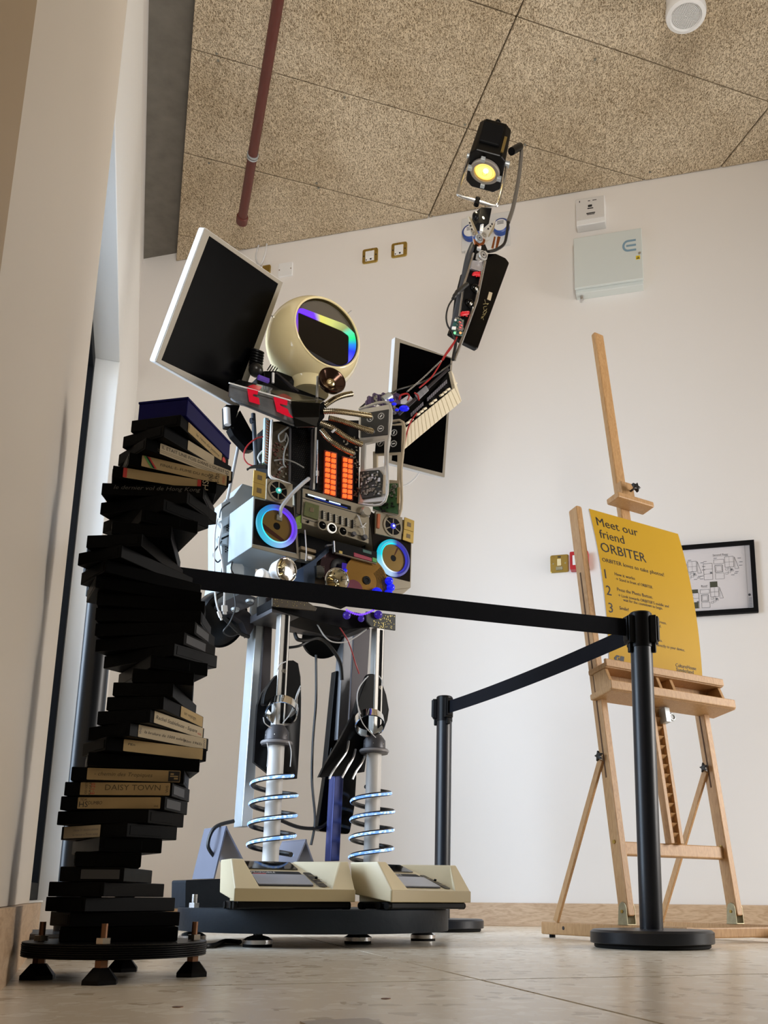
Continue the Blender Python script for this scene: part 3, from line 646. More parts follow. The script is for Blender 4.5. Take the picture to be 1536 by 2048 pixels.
for s_, x, y, ww in (('First Floor', a1-.375, zt-.068, .055), ('Second Floor', a1-.190, zt-.062, .07), ('Roof', a1-.250, zt-.212, .028)):
    put_text(bm, s_, lambda u, v, x=x, y=y: WP(x+u, PO, y+v), ww, .009); wl(x, y-.003, x+ww, y-.003, .0008)
obj('plan_lines', bm, M['printg'] if False else mat('print_line', (.05, .05, .055), .7), sh)
obj('plan_shading', bg_, M['printg'], sh); 
# ------------------------------------------------------------------ barrier posts
def az_dir(px, py):
    d = ray(px, py); d.z = 0; return d.normalized()
P1 = az_dir(1301, 1800)*2.56; P2 = az_dir(884, 1800)*3.64; P3 = az_dir(153, 1700)*2.2
PH = .912
def stanchion(P, label, slots):
    t = thing('barrier_post', P, label, 'barrier post', 'retractable belt barrier posts')
    bm = BM(); lathe(bm, P, (0, 0, 1), [(0, .012), (.158, .012), (.160, .014), (.160, .040), (.153, .046), (0, .048)], 64); bs = obj('base', bm, M['post'], t, smooth=True)
    bm = BM(); lathe(bm, P, (0, 0, 1), [(0, 0), (.146, 0), (.150, .003), (.150, .014), (0, .014)], 48); obj('rubber_foot', bm, M['rubber'], bs, smooth=True)
    bm = BM(); cyl(bm, P+V((0, 0, .046)), P+V((0, 0, PH-.10)), .0305, seg=40); obj('pole', bm, M['post'], t, smooth=True)
    bm = BM(); lathe(bm, P, (0, 0, 1), [(0, PH-.102), (.0325, PH-.102), (.0325, PH-.004), (.029, PH), (0, PH)], 40); hd = obj('belt_head', bm, M['black'], t, smooth=True)
    for d in slots:
        n = V((d[0], d[1], 0)).normalized(); s = V((-n.y, n.x, 0)); Z = V((0, 0, 1))
        c = P+n*.037+V((0, 0, PH-.052))
        bm = BM(); box(bm, c, (.018, .034, .080), (n, s, Z)); box(bm, c+n*.006+V((0, 0, .002)), (.016, .024, .07), (n, s, Z)); ck = obj('belt_clip', bm, M['black'], hd, bevel=.003)
        bm = BM(); box(bm, c-n*.002+V((0, 0, -.052)), (.012, .014, .028), (n, s, Z)); obj('clip_latch', bm, M['black'], hd, bevel=.003)
    return t
def belt(t, A, B, za, zb, sag, w=.050):
    n = 24; bm = BM(); d = (B-A); s = V((-d.y, d.x, 0)).normalized()*.0008; rows = []
    for i in range(n+1):
        u = i/n; p = A.lerp(B, u); z = za+(zb-za)*u-sag*4*u*(1-u)
        rows.append([bm.verts.new(V((p.x, p.y, z+k))+s*e) for k, e in ((-w/2, 1), (w/2, 1), (w/2, -1), (-w/2, -1))])
    for a, b in zip(rows, rows[1:]):
        for k in range(4): bm.faces.new((a[k], a[(k+1) % 4], b[(k+1) % 4], b[k]))
    bm.faces.new(rows[0]); bm.faces.new(rows[-1][::-1])
    obj('belt', bm, M['belt'], t)
d31, d12 = (P1-P3).normalized(), (P2-P1).normalized()
side = V((.93, -.35, 0))
s1 = stanchion(P1, 'black belt barrier post standing in front of the wooden easel', [(-d31.x, -d31.y), (d12.x, d12.y), (side.x, side.y)])
s2 = stanchion(P2, 'black belt barrier post near the back wall behind the robot feet', [(-d12.x, -d12.y), (-1, .1), (.1, 1)])
s3 = stanchion(P3, 'black belt barrier post hidden behind the tower of video cassettes', [(d31.x, d31.y), (-.9, .3), (-.3, -.9)])
belt(s3, P3+d31*.046, P1-d31*.046, PH-.050, PH-.046, .004)
belt(s1, P1+d12*.046, P2-d12*.046, PH-.050, PH-.050, .010)

# ------------------------------------------------------------------ easel
EB = atz(1090, 1874, 0); NE = V((.523, -.852, 0)); UE = V((.852, .523, 0))
L0 = EB+NE*.405
LEAN = R(8.5)
EV = (-NE*math.sin(LEAN)+V((0, 0, math.cos(LEAN)))).normalized()
EF = Fr(L0+V((0, 0, .05)), UE, EV)       # easel plane: a along, b up the lean, normal to the viewer
Z = V((0, 0, 1))
t = thing('easel', L0, 'tall beech wood artist easel carrying the yellow sign board', 'easel')
SP = .455
def beam(name, p, q, w_, h_, sd, parent=t, bevel=.004, m=None):
    bm = BM(); bar(bm, p, q, w_, h_, sd); return obj(name, bm, m or M['easel'], parent, bevel=bevel)
for k in (0, 1):
    o = UE*SP*k
    fb = beam('foot_beam', EB+o+V((0, 0, .030)), EB+o+NE*.66+V((0, 0, .030)), .032, .040, UE)
    for q in (.04, .62):
        bm = BM(); cyl(bm, EB+o+NE*q, EB+o+NE*q+V((0, 0, .011)), .010, seg=12); obj('rubber_foot', bm, M['rubber'], fb)
    if k == 0:
        bm = BM(); cyl(bm, EB+NE*.12-UE*.0155+V((0, 0, .032)), EB+NE*.12-UE*.0168+V((0, 0, .032)), .006, seg=14); obj('bolt', bm, M['darkm'], fb)
    a = SP*k
    LT = EF.ab(1160, 1022)[1] if k == 0 else EF.ab(1160, 1022)[1]
    x0, x1 = a, a+(0 if k else 0)
    # solid leg; a dark strip painted as the shade of its long groove
    lg = BM()
    prism(lg, roundpoly([EF.p(a-.013, .022, -.016), EF.p(a+.013, .022, -.016), EF.p(a+.013, LT, -.016), EF.p(a-.013, LT, -.016)], .008), EF.N*.042)
    lo = obj('leg', lg, M['easel'], t, bevel=.003)
    g0 = EF.ab(1212, 1556)[1]
    bm = BM(); sd = -1
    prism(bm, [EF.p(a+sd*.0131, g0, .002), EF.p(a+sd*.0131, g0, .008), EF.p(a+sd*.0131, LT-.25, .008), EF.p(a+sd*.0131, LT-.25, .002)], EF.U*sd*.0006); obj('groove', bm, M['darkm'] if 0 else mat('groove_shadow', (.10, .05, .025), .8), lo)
    # brass hinge at the foot
    bm = BM(); c = L0+o
    pr = [(-.021, .0), (.021, .0), (.017, .05), (.012, .062), (0, .067), (-.012, .062), (-.017, .05)]
    prism(bm, [c-UE*.0175+NE*x+V((0, 0, .049+z)) for x, z in pr], UE*.003)
    prism(bm, [c+UE*.0145+NE*x+V((0, 0, .049+z)) for x, z in pr], UE*.003)
    box(bm, c+V((0, 0, .0505)), (.036, .044, .003), (UE, NE, Z)); hg = obj('hinge', bm, M['abrass'], t, bevel=.001)
    bm = BM(); cyl(bm, c-UE*.020+V((0, 0, .088)), c+UE*.020+V((0, 0, .088)), .005, seg=12); obj('hinge_pin', bm, M['brass'], hg)
    # rear strut
    b1 = EF.ab(1207, 1520)[1]
    top = EF.p(a-.018, b1, -.004); bot = EB+o-UE*.018+NE*.085+V((0, 0, .052))
    st = beam('rear_strut', top, bot, .011, .022, UE, bevel=.002)
    bm = BM(); kn = EF.p(a-.027, b1+.01, .004)
    pts = []
    for q in range(10):
        r = .018 if q % 2 == 0 else .0085; pts.append(kn+EF.W*math.cos(q*math.pi/5)*r+EF.N*math.sin(q*math.pi/5)*r)
    prism(bm, pts, EF.U*-.010); obj('star_knob', bm, M['eknob'], t, bevel=.002)
    bm = BM(); sb = EF.ab(1242, 1685)[1]; cyl(bm, EF.p(a-.0135, sb, .005), EF.p(a-.0165, sb, .005), .006, seg=12); obj('bolt', bm, M['brass'], lo)
cb = EF.ab(1345, 1702)[1]
beam('cross_bar', EF.p(.013, cb, 0), EF.p(SP-.013, cb, 0), .042, .022, EF.W)
beam('front_stretcher', L0+NE*.16+UE*.016+V((0, 0, .030)), L0+NE*.16+UE*(SP-.016)+V((0, 0, .030)), .03, .030, Z)
# ratchet mast under the tray and long central mast
am = SP/2
b0, b9 = cb, EF.ab(1196, 674)[1]
aT, bT = EF.ab(1199, 672, .004); aB, bB = EF.ab(1257, 1005, .004)
beam('mast', EF.p(am, cb+.02, .004), EF.p(am, bT, .004), .046, .022, EF.U, bevel=.005)
for s_ in (-1, 1):
    rl = beam('ratchet_rail', EF.p(am+s_*.020-.002, cb+.018, .020), EF.p(am+s_*.020-.002, cb+.46, .020), .014, .018, EF.U, bevel=.001)
bm = BM()
for k in range(14):
    b = cb+.04+k*.032
    prism(bm, [EF.p(am-.012, b, .0152), EF.p(am-.012, b+.016, .0152), EF.p(am-.012, b+.012, .028)], EF.U*.022)
obj('ratchet_teeth', bm, M['easel'], t, kind='stuff')
# top clamp that holds the sign
ac, bc = EF.ab(1262, 1012, .03)
cl = beam('clamp_block', EF.p(am, bB-.035, .028), EF.p(am, bB+.055, .028), .060, .030, EF.U)
lp = beam('clamp_lip', EF.p(am-.085, bB-.035, .045), EF.p(am+.085, bB-.035, .045), .022, .062, EF.W)
bm = BM(); kn = EF.p(am+.012, bB+.020, .045); kd = EF.N
cyl(bm, kn-kd*.01, kn+kd*.02, .004, seg=10); pts = []
for q in range(10):
    r = .020 if q % 2 == 0 else .010; pts.append(kn+kd*.02+EF.U*math.cos(q*math.pi/5)*r+EF.W*math.sin(q*math.pi/5)*r)
prism(bm, pts, kd*.013); obj('star_knob', bm, M['eknob'], t, bevel=.002)
# canvas tray: two shelves with a recessed back
SO = .030                                   # sign plane offset in front of the legs
bt = EF.ab(1225, 1326, SO)[1]-.026
def shelf(b, d, h, a0, a1):
    bm = BM(); box(bm, EF.p((a0+a1)/2, b-h/2, d/2+.0), (a1-a0, h, d), (EF.U, EF.W, EF.N)); return obj('tray_shelf', bm, M['easel'], t, bevel=.004)
A0, A1 = -.03, SP+.04
s_ = shelf(bt-.002, .085, .018, A0, A1); bm = BM(); box(bm, EF.p((A0+A1)/2, bt-.004, .085), (A1-A0, .026, .010), (EF.U, EF.W, EF.N)); obj('shelf_lip', bm, M['easel'], s_, bevel=.003)
s_ = shelf(bt-.085, .105, .020, A0-.005, A1+.02); bm = BM(); box(bm, EF.p((A0+A1)/2, bt-.088, .108), (A1-A0+.025, .030, .012), (EF.U, EF.W, EF.N)); obj('shelf_lip', bm, M['easel'], s_, bevel=.003)
for a in (A0+.012, A1-.012, am-.03, am+.03):
    bm = BM(); prism(bm, [EF.p(a-.007, bt-.02, .018), EF.p(a-.007, bt-.02, .075), EF.p(a-.007, bt-.086, .095), EF.p(a-.007, bt-.086, .018)], EF.U*.014); obj('tray_bracket', bm, M['easel'], t, bevel=.002)
bm = BM(); box(bm, EF.p((A0+A1)/2, bt-.052, .022), (A1-A0-.03, .064, .010), (EF.U, EF.W, EF.N)); obj('tray_back', bm, M['easel'], t)
bm = BM(); lc_ = EF.p(am+.02, bt-.135, .035); box(bm, lc_, (.022, .05, .03), (EF.U, EF.W, EF.N)); torus(bm, lc_+EF.U*.032+EF.W*-.0, EF.N, .011, .004, 20, 8); obj('ratchet_latch', bm, M['galv'], t, bevel=.001)

# ------------------------------------------------------------------ sign board (bowed foam board)
px4 = [(1169.5, 1017.5), (1350, 1066.5), (1407.5, 1357), (1224.5, 1325.5)]
ab4 = [EF.ab(x, y, SO) for x, y in px4]
aL, aR = (ab4[0][0]+ab4[3][0])/2, (ab4[1][0]+ab4[2][0])/2
bBt, bTp = (ab4[2][1]+ab4[3][1])/2, (ab4[0][1]+ab4[1][1])/2
SW, SH = aR-aL, bTp-bBt
def sgn(a, b, e=0):                          # board coordinates -> world, with the bow of the sheet
    v = b/SH; bow = .045*4*v*(1-v)*.45
    return EF.p(aL+a, bBt+b, SO+.004+bow+e)
# homography photo quad -> board
def homog(src, dst):
    A = []; 
    for (x, y), (u, v) in zip(src, dst):
        A.append([x, y, 1, 0, 0, 0, -u*x, -u*y, u]); A.append([0, 0, 0, x, y, 1, -v*x, -v*y, v])
    n = 8
    for i in range(n):
        p = max(range(i, n), key=lambda r: abs(A[r][i])); A[i], A[p] = A[p], A[i]
        for r in range(n):
            if r != i:
                f = A[r][i]/A[i][i]
                for c in range(i, n+1): A[r][c] -= f*A[i][c]
    h = [A[i][n]/A[i][i] for i in range(n)]
    return lambda x, y: ((h[0]*x+h[1]*y+h[2])/(h[6]*x+h[7]*y+1), (h[3]*x+h[4]*y+h[5])/(h[6]*x+h[7]*y+1))
HS = homog([(100, 88), (1025, 340), (1318, 1828), (382, 1665)], [(0, SH), (SW, SH), (SW, 0), (0, 0)])
t = thing('sign_board', sgn(SW/2, 0), 'bright yellow printed sign board resting on the easel tray', 'sign')
bm = BM(); n = 24; rows = []
for i in range(n+1):
    b = -.018+(SH+.018)*i/n; rows.append([bm.verts.new(sgn(a, b, e)) for a, e in ((0, 0), (SW, 0), (SW, -.005), (0, -.005))])
for a, b in zip(rows, rows[1:]):
    for k in range(4): bm.faces.new((a[k], a[(k+1) % 4], b[(k+1) % 4], b[k]))
bm.faces.new(rows[0]); bm.faces.new(rows[-1][::-1]); bd = obj('board', bm, M['sign'], t, smooth=True)
bm = BM()
for i in range(n):
    for a in (0,):
        b0_, b1_ = -.018+(SH+.018)*i/n, -.018+(SH+.018)*(i+1)/n
        bm.faces.new([bm.verts.new(sgn(a-.0004, b, e)) for b, e in ((b0_, 0), (b1_, 0), (b1_, -.005), (b0_, -.005))])
obj('foam_edge', bm, M['white'], bd)
LINES = [('Meet our', (180, 275), (605, 385), 92), ('friend', (207, 412), (460, 478), 92), ('ORBITER', (218, 560), (680, 662), 100),
 ('ORBITER loves to take photos!', (230, 668), (862, 820), 40), ('1', (265, 845), (305, 860), 95), ('How it works:', (360, 812), (568, 858), 32),
 ('\u2192 Stand in front of ORBITER.', (372, 862), (750, 945), 30), ('2', (288, 1012), (350, 1030), 95), ('Press the Photo Button.', (392, 972), (752, 1052), 34),
 ('\u2192 Look towards ORBITER\u2019S middle and', (402, 1028), (918, 1135), 29), ('wait for the countdown to begin.', (458, 1076), (858, 1158), 29),
 ('3', (325, 1188), (388, 1212), 95), ('Smile!', (427, 1160), (520, 1178), 34), ('screen.', (812, 1290), (905, 1306), 28), ('yed.', (808, 1330), (856, 1342), 28),
 ('ng', (808, 1428), (846, 1436), 28), ('mera.', (800, 1466), (880, 1482), 28), ('sent directly to your device.', (770, 1508), (1112, 1572), 28),
 ('CultureHouse', (1040, 1718), (1248, 1760), 34), ('Sunderland', (1052, 1760), (1226, 1794), 34)]
for s_, p0, p1, h in LINES:
    a0, b0 = HS(*p0); a1, b1 = HS(*p1); a2, b2 = HS(p0[0]-h*.08, p0[1]-h)
    hh = math.hypot(a2-a0, b2-b0); wd = math.hypot(a1-a0, b1-b0); bb = b0
    if len(s_) == 1: wd = text_mesh(s_)[2]*hh/.72
    bm = BM(); put_text(bm, s_, lambda x, y: sgn(a0+x, bb+y, .0007), wd, hh); obj('printed_line', bm, M['print'], bd)
# the house emblem: a hexagonal C joined to an H
bm = BM()
def ep(x, y):
    a, b = HS(422+x*100-0*y, 1600+x*22+y*62); return sgn(a, b, .0007)
def epoly(pts): bm.faces.new([bm.verts.new(ep(x, y)) for x, y in pts])
epoly([(.0, .5), (.22, .0), (.52, .0), (.52, .28), (.34, .28), (.27, .5)]); epoly([(.0, .5), (.27, .5), (.34, .72), (.52, .72), (.52, 1.0), (.22, 1.0)])
epoly([(.42, .36), (.80, .36), (.80, .66), (.42, .66)]); epoly([(.62, 0), (.80, 0), (.80, .36), (.62, .36)]); epoly([(.80, 0), (1.0, 0), (1.0, 1), (.80, 1)]); epoly([(.62, .66), (.80, .66), (.80, 1), (.62, 1)])
obj('emblem', bm, M['print'], bd)

# ------------------------------------------------------------------ cassette tower
DC = az_dir(232, 1905)*1.56; DZ0, DZ1 = .033, .054; DR = .1335
t = thing('turntable_stand', DC, 'round black stand of stacked records on bolted feet, under the cassette tower', 'stand')
for k in range(7):
    z = DZ0+k*(DZ1-DZ0)/7; r = DR-random.uniform(0, .0012)
    bm = BM(); lathe(bm, DC, (0, 0, 1), [(0, z), (r-.001, z), (r, z+.0008), (r, z+.0018), (r-.001, z+.0027), (0, z+.0027)], 64); obj('record_disc', bm, M['black'], t, smooth=True)
for px, py in ((82, 1886), (213, 1889), (388, 1881), (258, 1870)):
    if py > 1875: q = atD(px, py, 1.47 if px == 213 else 1.555)
    else: q = atD(250, 1880, 1.675)
    c = V((q.x, q.y, 0)); dv = c-DC; 
    if dv.length > .118: c = DC+dv.normalized()*.118
    if px == 213: c = DC+(c-DC).normalized()*.118
    bm = BM(); cyl(bm, c+V((0, 0, .022)), c+V((0, 0, DZ1+.028)), .0045, seg=14); b_ = obj('bolt', bm, M['rust'], t, smooth=True)
    bm = BM(); cyl(bm, c+V((0, 0, DZ1+.0005)), c+V((0, 0, DZ1+.0085)), .0105, seg=6); obj('nut', bm, M['bolt'], b_)
    bm = BM(); cyl(bm, c+V((0, 0, DZ0-.011)), c+V((0, 0, DZ0-.001)), .0095, seg=6); obj('nut', bm, M['rust'], b_)
    bm = BM(); lathe(bm, c, (0, 0, 1), [(0, 0), (.026, 0), (.026, .006), (.012, .022), (0, .024)], 6); obj('foot', bm, M['black'], t)
TL, TW, TT = .166, .0915, .02155
_tm = {}
def cassette_parts():
    """one cassette at the origin: body with recesses, two end caps, hinged flap; long side faces -Y"""
    bm = BM(); box(bm, (0, 0, TT/2), (TL-.0, TW, TT-.0006)); 
    return bm
def cassette(i, xl, xr, th, label, face=None, grey=False, D=1.56, H=TT, W_=None):
    z = DZ1+i*TT
    pxm = (xl+xr)/2
    v0 = None
    # height-consistent sight line: find the photo row of this level at the stack's distance
    lo, hi = 700, 1950
    for _ in range(40):
        m = (lo+hi)/2
        if atD(pxm, m, D).z > z+TT/2: lo = m
        else: hi = m
    c = atD(pxm, lo, D); c.z = z
    az = math.atan2(c.x, c.y)                # direction of sight
    yaw = -az - R(th)
    t = thing('video_cassette', c, label, 'cassette', 'video cassettes stacked in a twisting tower', local=True)
    t.rotation_euler = (0, 0, yaw)
    return t, yaw
def cass_body(t, first=[None]):
    if first[0] is None:
        bm = BM(); box(bm, (0, 0, TT/2), (TL, TW, TT-.0005)); a = obj('shell', bm, M['tape'], t, bevel=.0012)
        bm = BM(); box(bm, (0, TW/2+.0004, TT/2+.001), (TL-.012, .0012, TT-.006)); f = obj('tape_flap', bm, M['blackg'], t, bevel=.0004)
        bm = BM(); cyl(bm, (-.045, 0, -.0002), (-.045, 0, .001), .015, seg=20); h1 = obj('reel_hub', bm, M['tapeg'], t)
        bm = BM(); cyl(bm, (.045, 0, -.0002), (.045, 0, .001), .015, seg=20); h2 = obj('reel_hub', bm, M['tapeg'], t)
        bm = BM(); box(bm, (TL/2+.0002, -.012, TT/2), (.0008, .055, TT-.008)); e1 = obj('end_cap', bm, M['tape'], t, bevel=.0003)
        bm = BM(); box(bm, (-TL/2-.0002, -.012, TT/2), (.0008, .055, TT-.008)); e2 = obj('end_cap', bm, M['tape'], t, bevel=.0003)
        first[0] = (a, f, h1, h2, e1, e2); return first[0]
    r = []
    for p in first[0]:
        q = p.copy(); q.parent = t; COL.objects.link(q); r.append(q)
    return r
def sticker(t, u0, u1, v0, v1, m, side=-1, cut=0):
    bm = BM(); y = side*(TW/2+.0005)
    x0, x1 = -TL/2+TL*u0, -TL/2+TL*u1
    pr = [(x, zz) for x, zz in rrect(x1-x0, (v1-v0)*TT, .0012)]
    prism(bm, [V(((x0+x1)/2+x, y, (v0+v1)/2*TT+zz)) for x, zz in pr], (0, side*.0003, 0))
    return obj('label_sticker', bm, m, t)
def scribe(st, s_, u, v, wd, h, m, side=-1, rot=False, slant=0):
    """lettering on the spine, in spine fractions"""
    bm = BM(); y = side*(TW/2+.0010); x = -TL/2+TL*u; z = TT*v; d = -side
    if rot: put_text(bm, s_, lambda a, b: V((x-b*d, y, z+a)), wd, h)
    else: put_text(bm, s_, lambda a, b: V((x+a*d, y, z+b)), wd, h, slant)
    return obj('handwriting' if m is M['pencil'] or m is M['ink'] else 'printed_text', bm, m, st)
TAPES = [ # xl, xr, theta, label
 (122, 352, -3, 'plain black cassette at the very bottom, lying on the record stand'),
 (105, 358, -20, 'second cassette from the bottom, turned slightly to the left'),
 (97, 352, -38, 'third cassette from the bottom, black, sticking out furthest to the left down there'),
 (103, 333, -57, 'fourth cassette from the bottom, its long side turned to the right'),
 (124, 310, -74, 'fifth cassette from the bottom, short lit grey side at the right'),
 (151, 282, -90, 'end-on black cassette at the narrow waist low in the tower'),
 (153, 310, 75, 'black cassette just above the narrow waist with a white sticker on its left side'),
 (130, 345, 55, 'cassette whose left side carries a pale typed sticker, below the labelled group'),
 (123, 362, 38, 'unmarked black cassette directly under the three labelled cassettes of the lower tower'),
 (123, 379, 25, 'cassette with pale spine label printed HS in bold serif letters'),
 (130, 385, 20, 'cassette with spine label in large handwritten capitals with a red E-120'),
 (144, 385, 8, 'cassette with yellowed spine label and a dark square stamp, just above the large handwritten capitals'),
 (169, 399, -5, 'unmarked black cassette between the tan blank label and the square stamp label'),
 (167, 415, -24, 'cassette with a wide tan, nearly blank, creased spine label'),
 (179, 422, -42, 'cassette with white spine label in tiny handwriting, above the tan one'),
 (196, 416, -58, 'cassette with white spine label in slanting handwriting, facing right, mid tower'),
 (222, 407, -66, 'cassette with small grey and cream spine seen very obliquely, topmost label of the lower group'),
 (224, 403, -75, 'black cassette just above the lower labelled group'),
 (254, 404, -88, 'end-on black cassette beside the gap where the wall shows through'),
 (221, 427, 72, 'cassette directly above the end-on one beside the gap, projecting left'),
 (203, 438, 50, 'black cassette projecting furthest to the right at mid height'),
 (193, 431, 36, 'cassette with grey end cap at right, lower of the two grey ends'),
 (196, 429, 24, 'cassette with grey end cap at right, upper of the two grey ends'),
 (198, 422, 14, 'black cassette directly above the two grey ended ones'),
 (200, 412, 4, 'black cassette two above the grey ended pair'),
 (177, 400, -10, 'lower of the two black cassettes projecting furthest left at belt height'),
 (180, 388, -25, 'upper of the two black cassettes projecting furthest left at belt height'),
 (187, 362, -45, 'black cassette level with the left end of the barrier belt'),
 (196, 352, -64, 'black cassette just above the left end of the barrier belt'),
 (226, 365, -82, 'end-on black cassette at the upper narrow waist of the tower'),
 (228, 395, 76, 'black cassette just above the upper narrow waist'),
 (197, 425, 56, 'black cassette projecting to the left above the upper waist'),
 (199, 438, 36, 'unmarked black cassette below the one with silver handwriting'),
 (200, 439, 16, 'black cassette with faint silver handwriting on its spine'),
 (215, 440, -2, 'cassette with cream spine label edged in red, and HS beside it'),
 (242, 452, -12, 'cassette with cream spine label with red and green corner stripes'),
 (235, 471, -29, 'cassette with squared spine label covered by a long handwritten title in capitals'),
 (243, 472, -45, 'cassette with one small blank white spine label near the top'),
 (255, 472, -58, 'topmost cassette, under the blue box, with long cream spine label'),
]
for i, (xl, xr, th, lab) in enumerate(TAPES):
    t, yaw = cassette(i, xl, xr, th, lab)
    pr = cass_body(t)
    if i in (4, 9, 10, 21, 22):  # grey ends; on the fifth cassette grey is painted for light on black
        for q in (pr[4], pr[5]):
            q.data = q.data.copy(); q.data.materials[0] = M['tapeg']; q['label'] = 'grey end cap'
    if i == 6:
        st = sticker(t, .62, .98, .08, .92, M['white'], 1) if 0 else None
        bm = BM(); box(bm, (-TL/2-.0006, .012, TT/2), (.0008, .055, TT-.006)); obj('label_sticker', bm, M['white'], t)
    if i == 7:
        st = sticker(t, .05, .62, .1, .95, M['paperw']); scribe(st, 'Ulysse 31 dessins animes', .20, .58, .065, .0035, M['printg']); scribe(st, 'le retour a Troie suite', .20, .25, .065, .0035, M['printg'])
    if i == 9:
        st = sticker(t, .17, .96, .10, .90, M['paper']); scribe(st, 'HS', .185, .22, .014, .0085, M['print']); scribe(st, 'TDK', .19, .66, .012, .0036, M['print']); scribe(st, 'DUMBO', .27, .40, .022, .005, M['ink'], slant=.2); scribe(st, 'VHS', .90, .2, .007, .003, M['print'])
    if i == 10:
        st = sticker(t, .15, .98, .06, .96, M['paper']); scribe(st, 'DAISY TOWN', .38, .42, .085, .0085, M['pencil']); scribe(st, 'E-120', .285, .12, .017, .006, M['redink'], rot=True); scribe(st, 'VHS', .965, .25, .011, .004, M['print'], rot=True); scribe(st, 'VIDEO CASSETTE', .215, .1, .019, .0035, M['print'], rot=True); scribe(st, 'EAGLE', .25, .1, .019, .003, M['print'], rot=True)
    if i == 11:
        st = sticker(t, .14, .965, .10, .94, M['paper']); scribe(st, '- chemin des Tropiques', .20, .42, .085, .006, M['pencil'], slant=.3)
        bm = BM(); box(bm, (TL*.41, -TW/2-.0009, TT*.52), (.017, .0004, .016)); obj('stamp_square', bm, M['print'], st)
        bm = BM(); box(bm, (TL*.41, -TW/2-.0012, TT*.52), (.012, .0002, .0018)); box(bm, (TL*.41-.003, -TW/2-.0012, TT*.68), (.005, .0002, .0025)); box(bm, (TL*.41+.003, -TW/2-.0012, TT*.36), (.006, .0002, .0025)); obj('stamp_marks', bm, M['paper'], st, kind='stuff')
    if i == 13:
        st = sticker(t, .16, .955, .10, .95, M['paper']); scribe(st, 'PEn', .20, .55, .011, .0035, M['ink'], slant=.3)
    if i == 14:
        st = sticker(t, .10, .965, .08, .95, M['paperw']); scribe(st, 'SONY', .945, .12, .016, .0035, M['print'], rot=True); scribe(st, 'VHS', .135, .3, .010, .0045, M['print'], rot=True); scribe(st, 'la brulure de 1000 soleils', .17, .42, .085, .0045, M['ink'], slant=.3); scribe(st, '(film 1965)', .66, .36, .040, .004, M['ink'], slant=.3)
    if i == 15:
        st = sticker(t, .06, .965, .10, .95, M['paperw']); scribe(st, 'Rachel Stablefeuse - Square', .09, .42, .125, .006, M['ink'], slant=.3); scribe(st, 'VHS', .86, .3, .012, .0035, M['redink'])
    if i == 16:
        st = sticker(t, .40, .97, .1, .92, M['paper']); scribe(st, 'un voyage', .48, .4, .05, .006, M['pencil'], slant=.3)
    if i == 33:
        scribe(pr[0], 'le dernier vol de Hong Kong', .12, .5, .14, .007, M['silverink'], slant=.3)
    if i == 34:
        st = sticker(t, .10, .84, .12, .92, M['paper'])
        for u in (.115, .825):
            bm = BM(); box(bm, (-TL/2+TL*u, -TW/2-.0009, TT*.52), (.006, .0004, TT*.78)); obj('red_edge', bm, M['redink'], st)
        scribe(pr[0], 'HS', .865, .85, .017, .009, M['paperw'], rot=False) if 0 else scribe(pr[0], 'HS', .915, .15, .017, .010, M['paperw'], rot=True)
    if i == 35:
        st = sticker(t, .12, .975, .06, .96, M['paper']); scribe(st, 'FINAL E- FUME DU ROUGE', .30, .42, .095, .005, M['pencil'], slant=.1); scribe(st, 'E-120', .895, .12, .017, .006, M['print'], rot=True); scribe(st, 'VHS', .83, .15, .013, .007, M['print'], rot=True); scribe(st, 'VIDEO', .955, .15, .014, .004, M['redink'], rot=True)
        for k, mm in ((0, 'redink'), (1, 'print'), (2, 'grn')):
            bm = BM(); x = -TL/2+TL*(.135+.018*(2-k)); y = -TW/2-.0010
            prism(bm, [V((x, y, TT*.94)), V((x+.0035, y, TT*.94)), V((x+.0165, y, TT*.10)), V((x+.013, y, TT*.10))], (0, -.0002, 0)); obj('corner_stripe', bm, M[mm], st)
    if i == 36:
        st = sticker(t, .15, .975, .08, .95, M['paperw']); scribe(st, 'IL ETAIT UNE FOIS DANS L\u2019OUEST', .17, .55, .120, .0058, M['ink']); scribe(st, 'HS', .945, .3, .012, .007, M['print'], rot=True)
        for k in (.25, .38): 
            bm = BM(); box(bm, (0, -TW/2-.0009, TT*k), (TL*.75, .0002, .0004)); obj('ruled_line', bm, M['pencil'], st)
    if i == 37:
        st = sticker(t, .33, .72, .12, .92, M['white'] if 0 else M['paperw'])
    if i == 38:
        st = sticker(t, .14, .84, .12, .92, M['paper']); scribe(st, 'TOSCA', .165, .2, .014, .003, M['print'], rot=True); scribe(st, 'le reve de Jeanne', .30, .4, .08, .006, M['pencil'], slant=.3)
        bm = BM(); cyl(bm, (TL*.39, -TW/2-.0002, TT*.5), (TL*.39, -TW/2-.0009, TT*.5), .0062, seg=18); obj('round_emblem', bm, M['redink'], pr[0])
# blue box on top
c, yaw = None, None
t, yaw = cassette(len(TAPES), 286, 457, -60, 'plain dark blue plastic box lying on top of the cassette tower')
t.name = 'blue_box'; t['category'] = 'box'; del t['group']
bm = BM(); box(bm, (0, 0, .0156), (.160, .089, .0308)); obj('box_shell', bm, M['blueobj'], t, bevel=.0015)
bm = BM(); box(bm, (0, 0, .0330), (.162, .091, .004)); obj('box_lid', bm, M['blueobj'], t, bevel=.001)
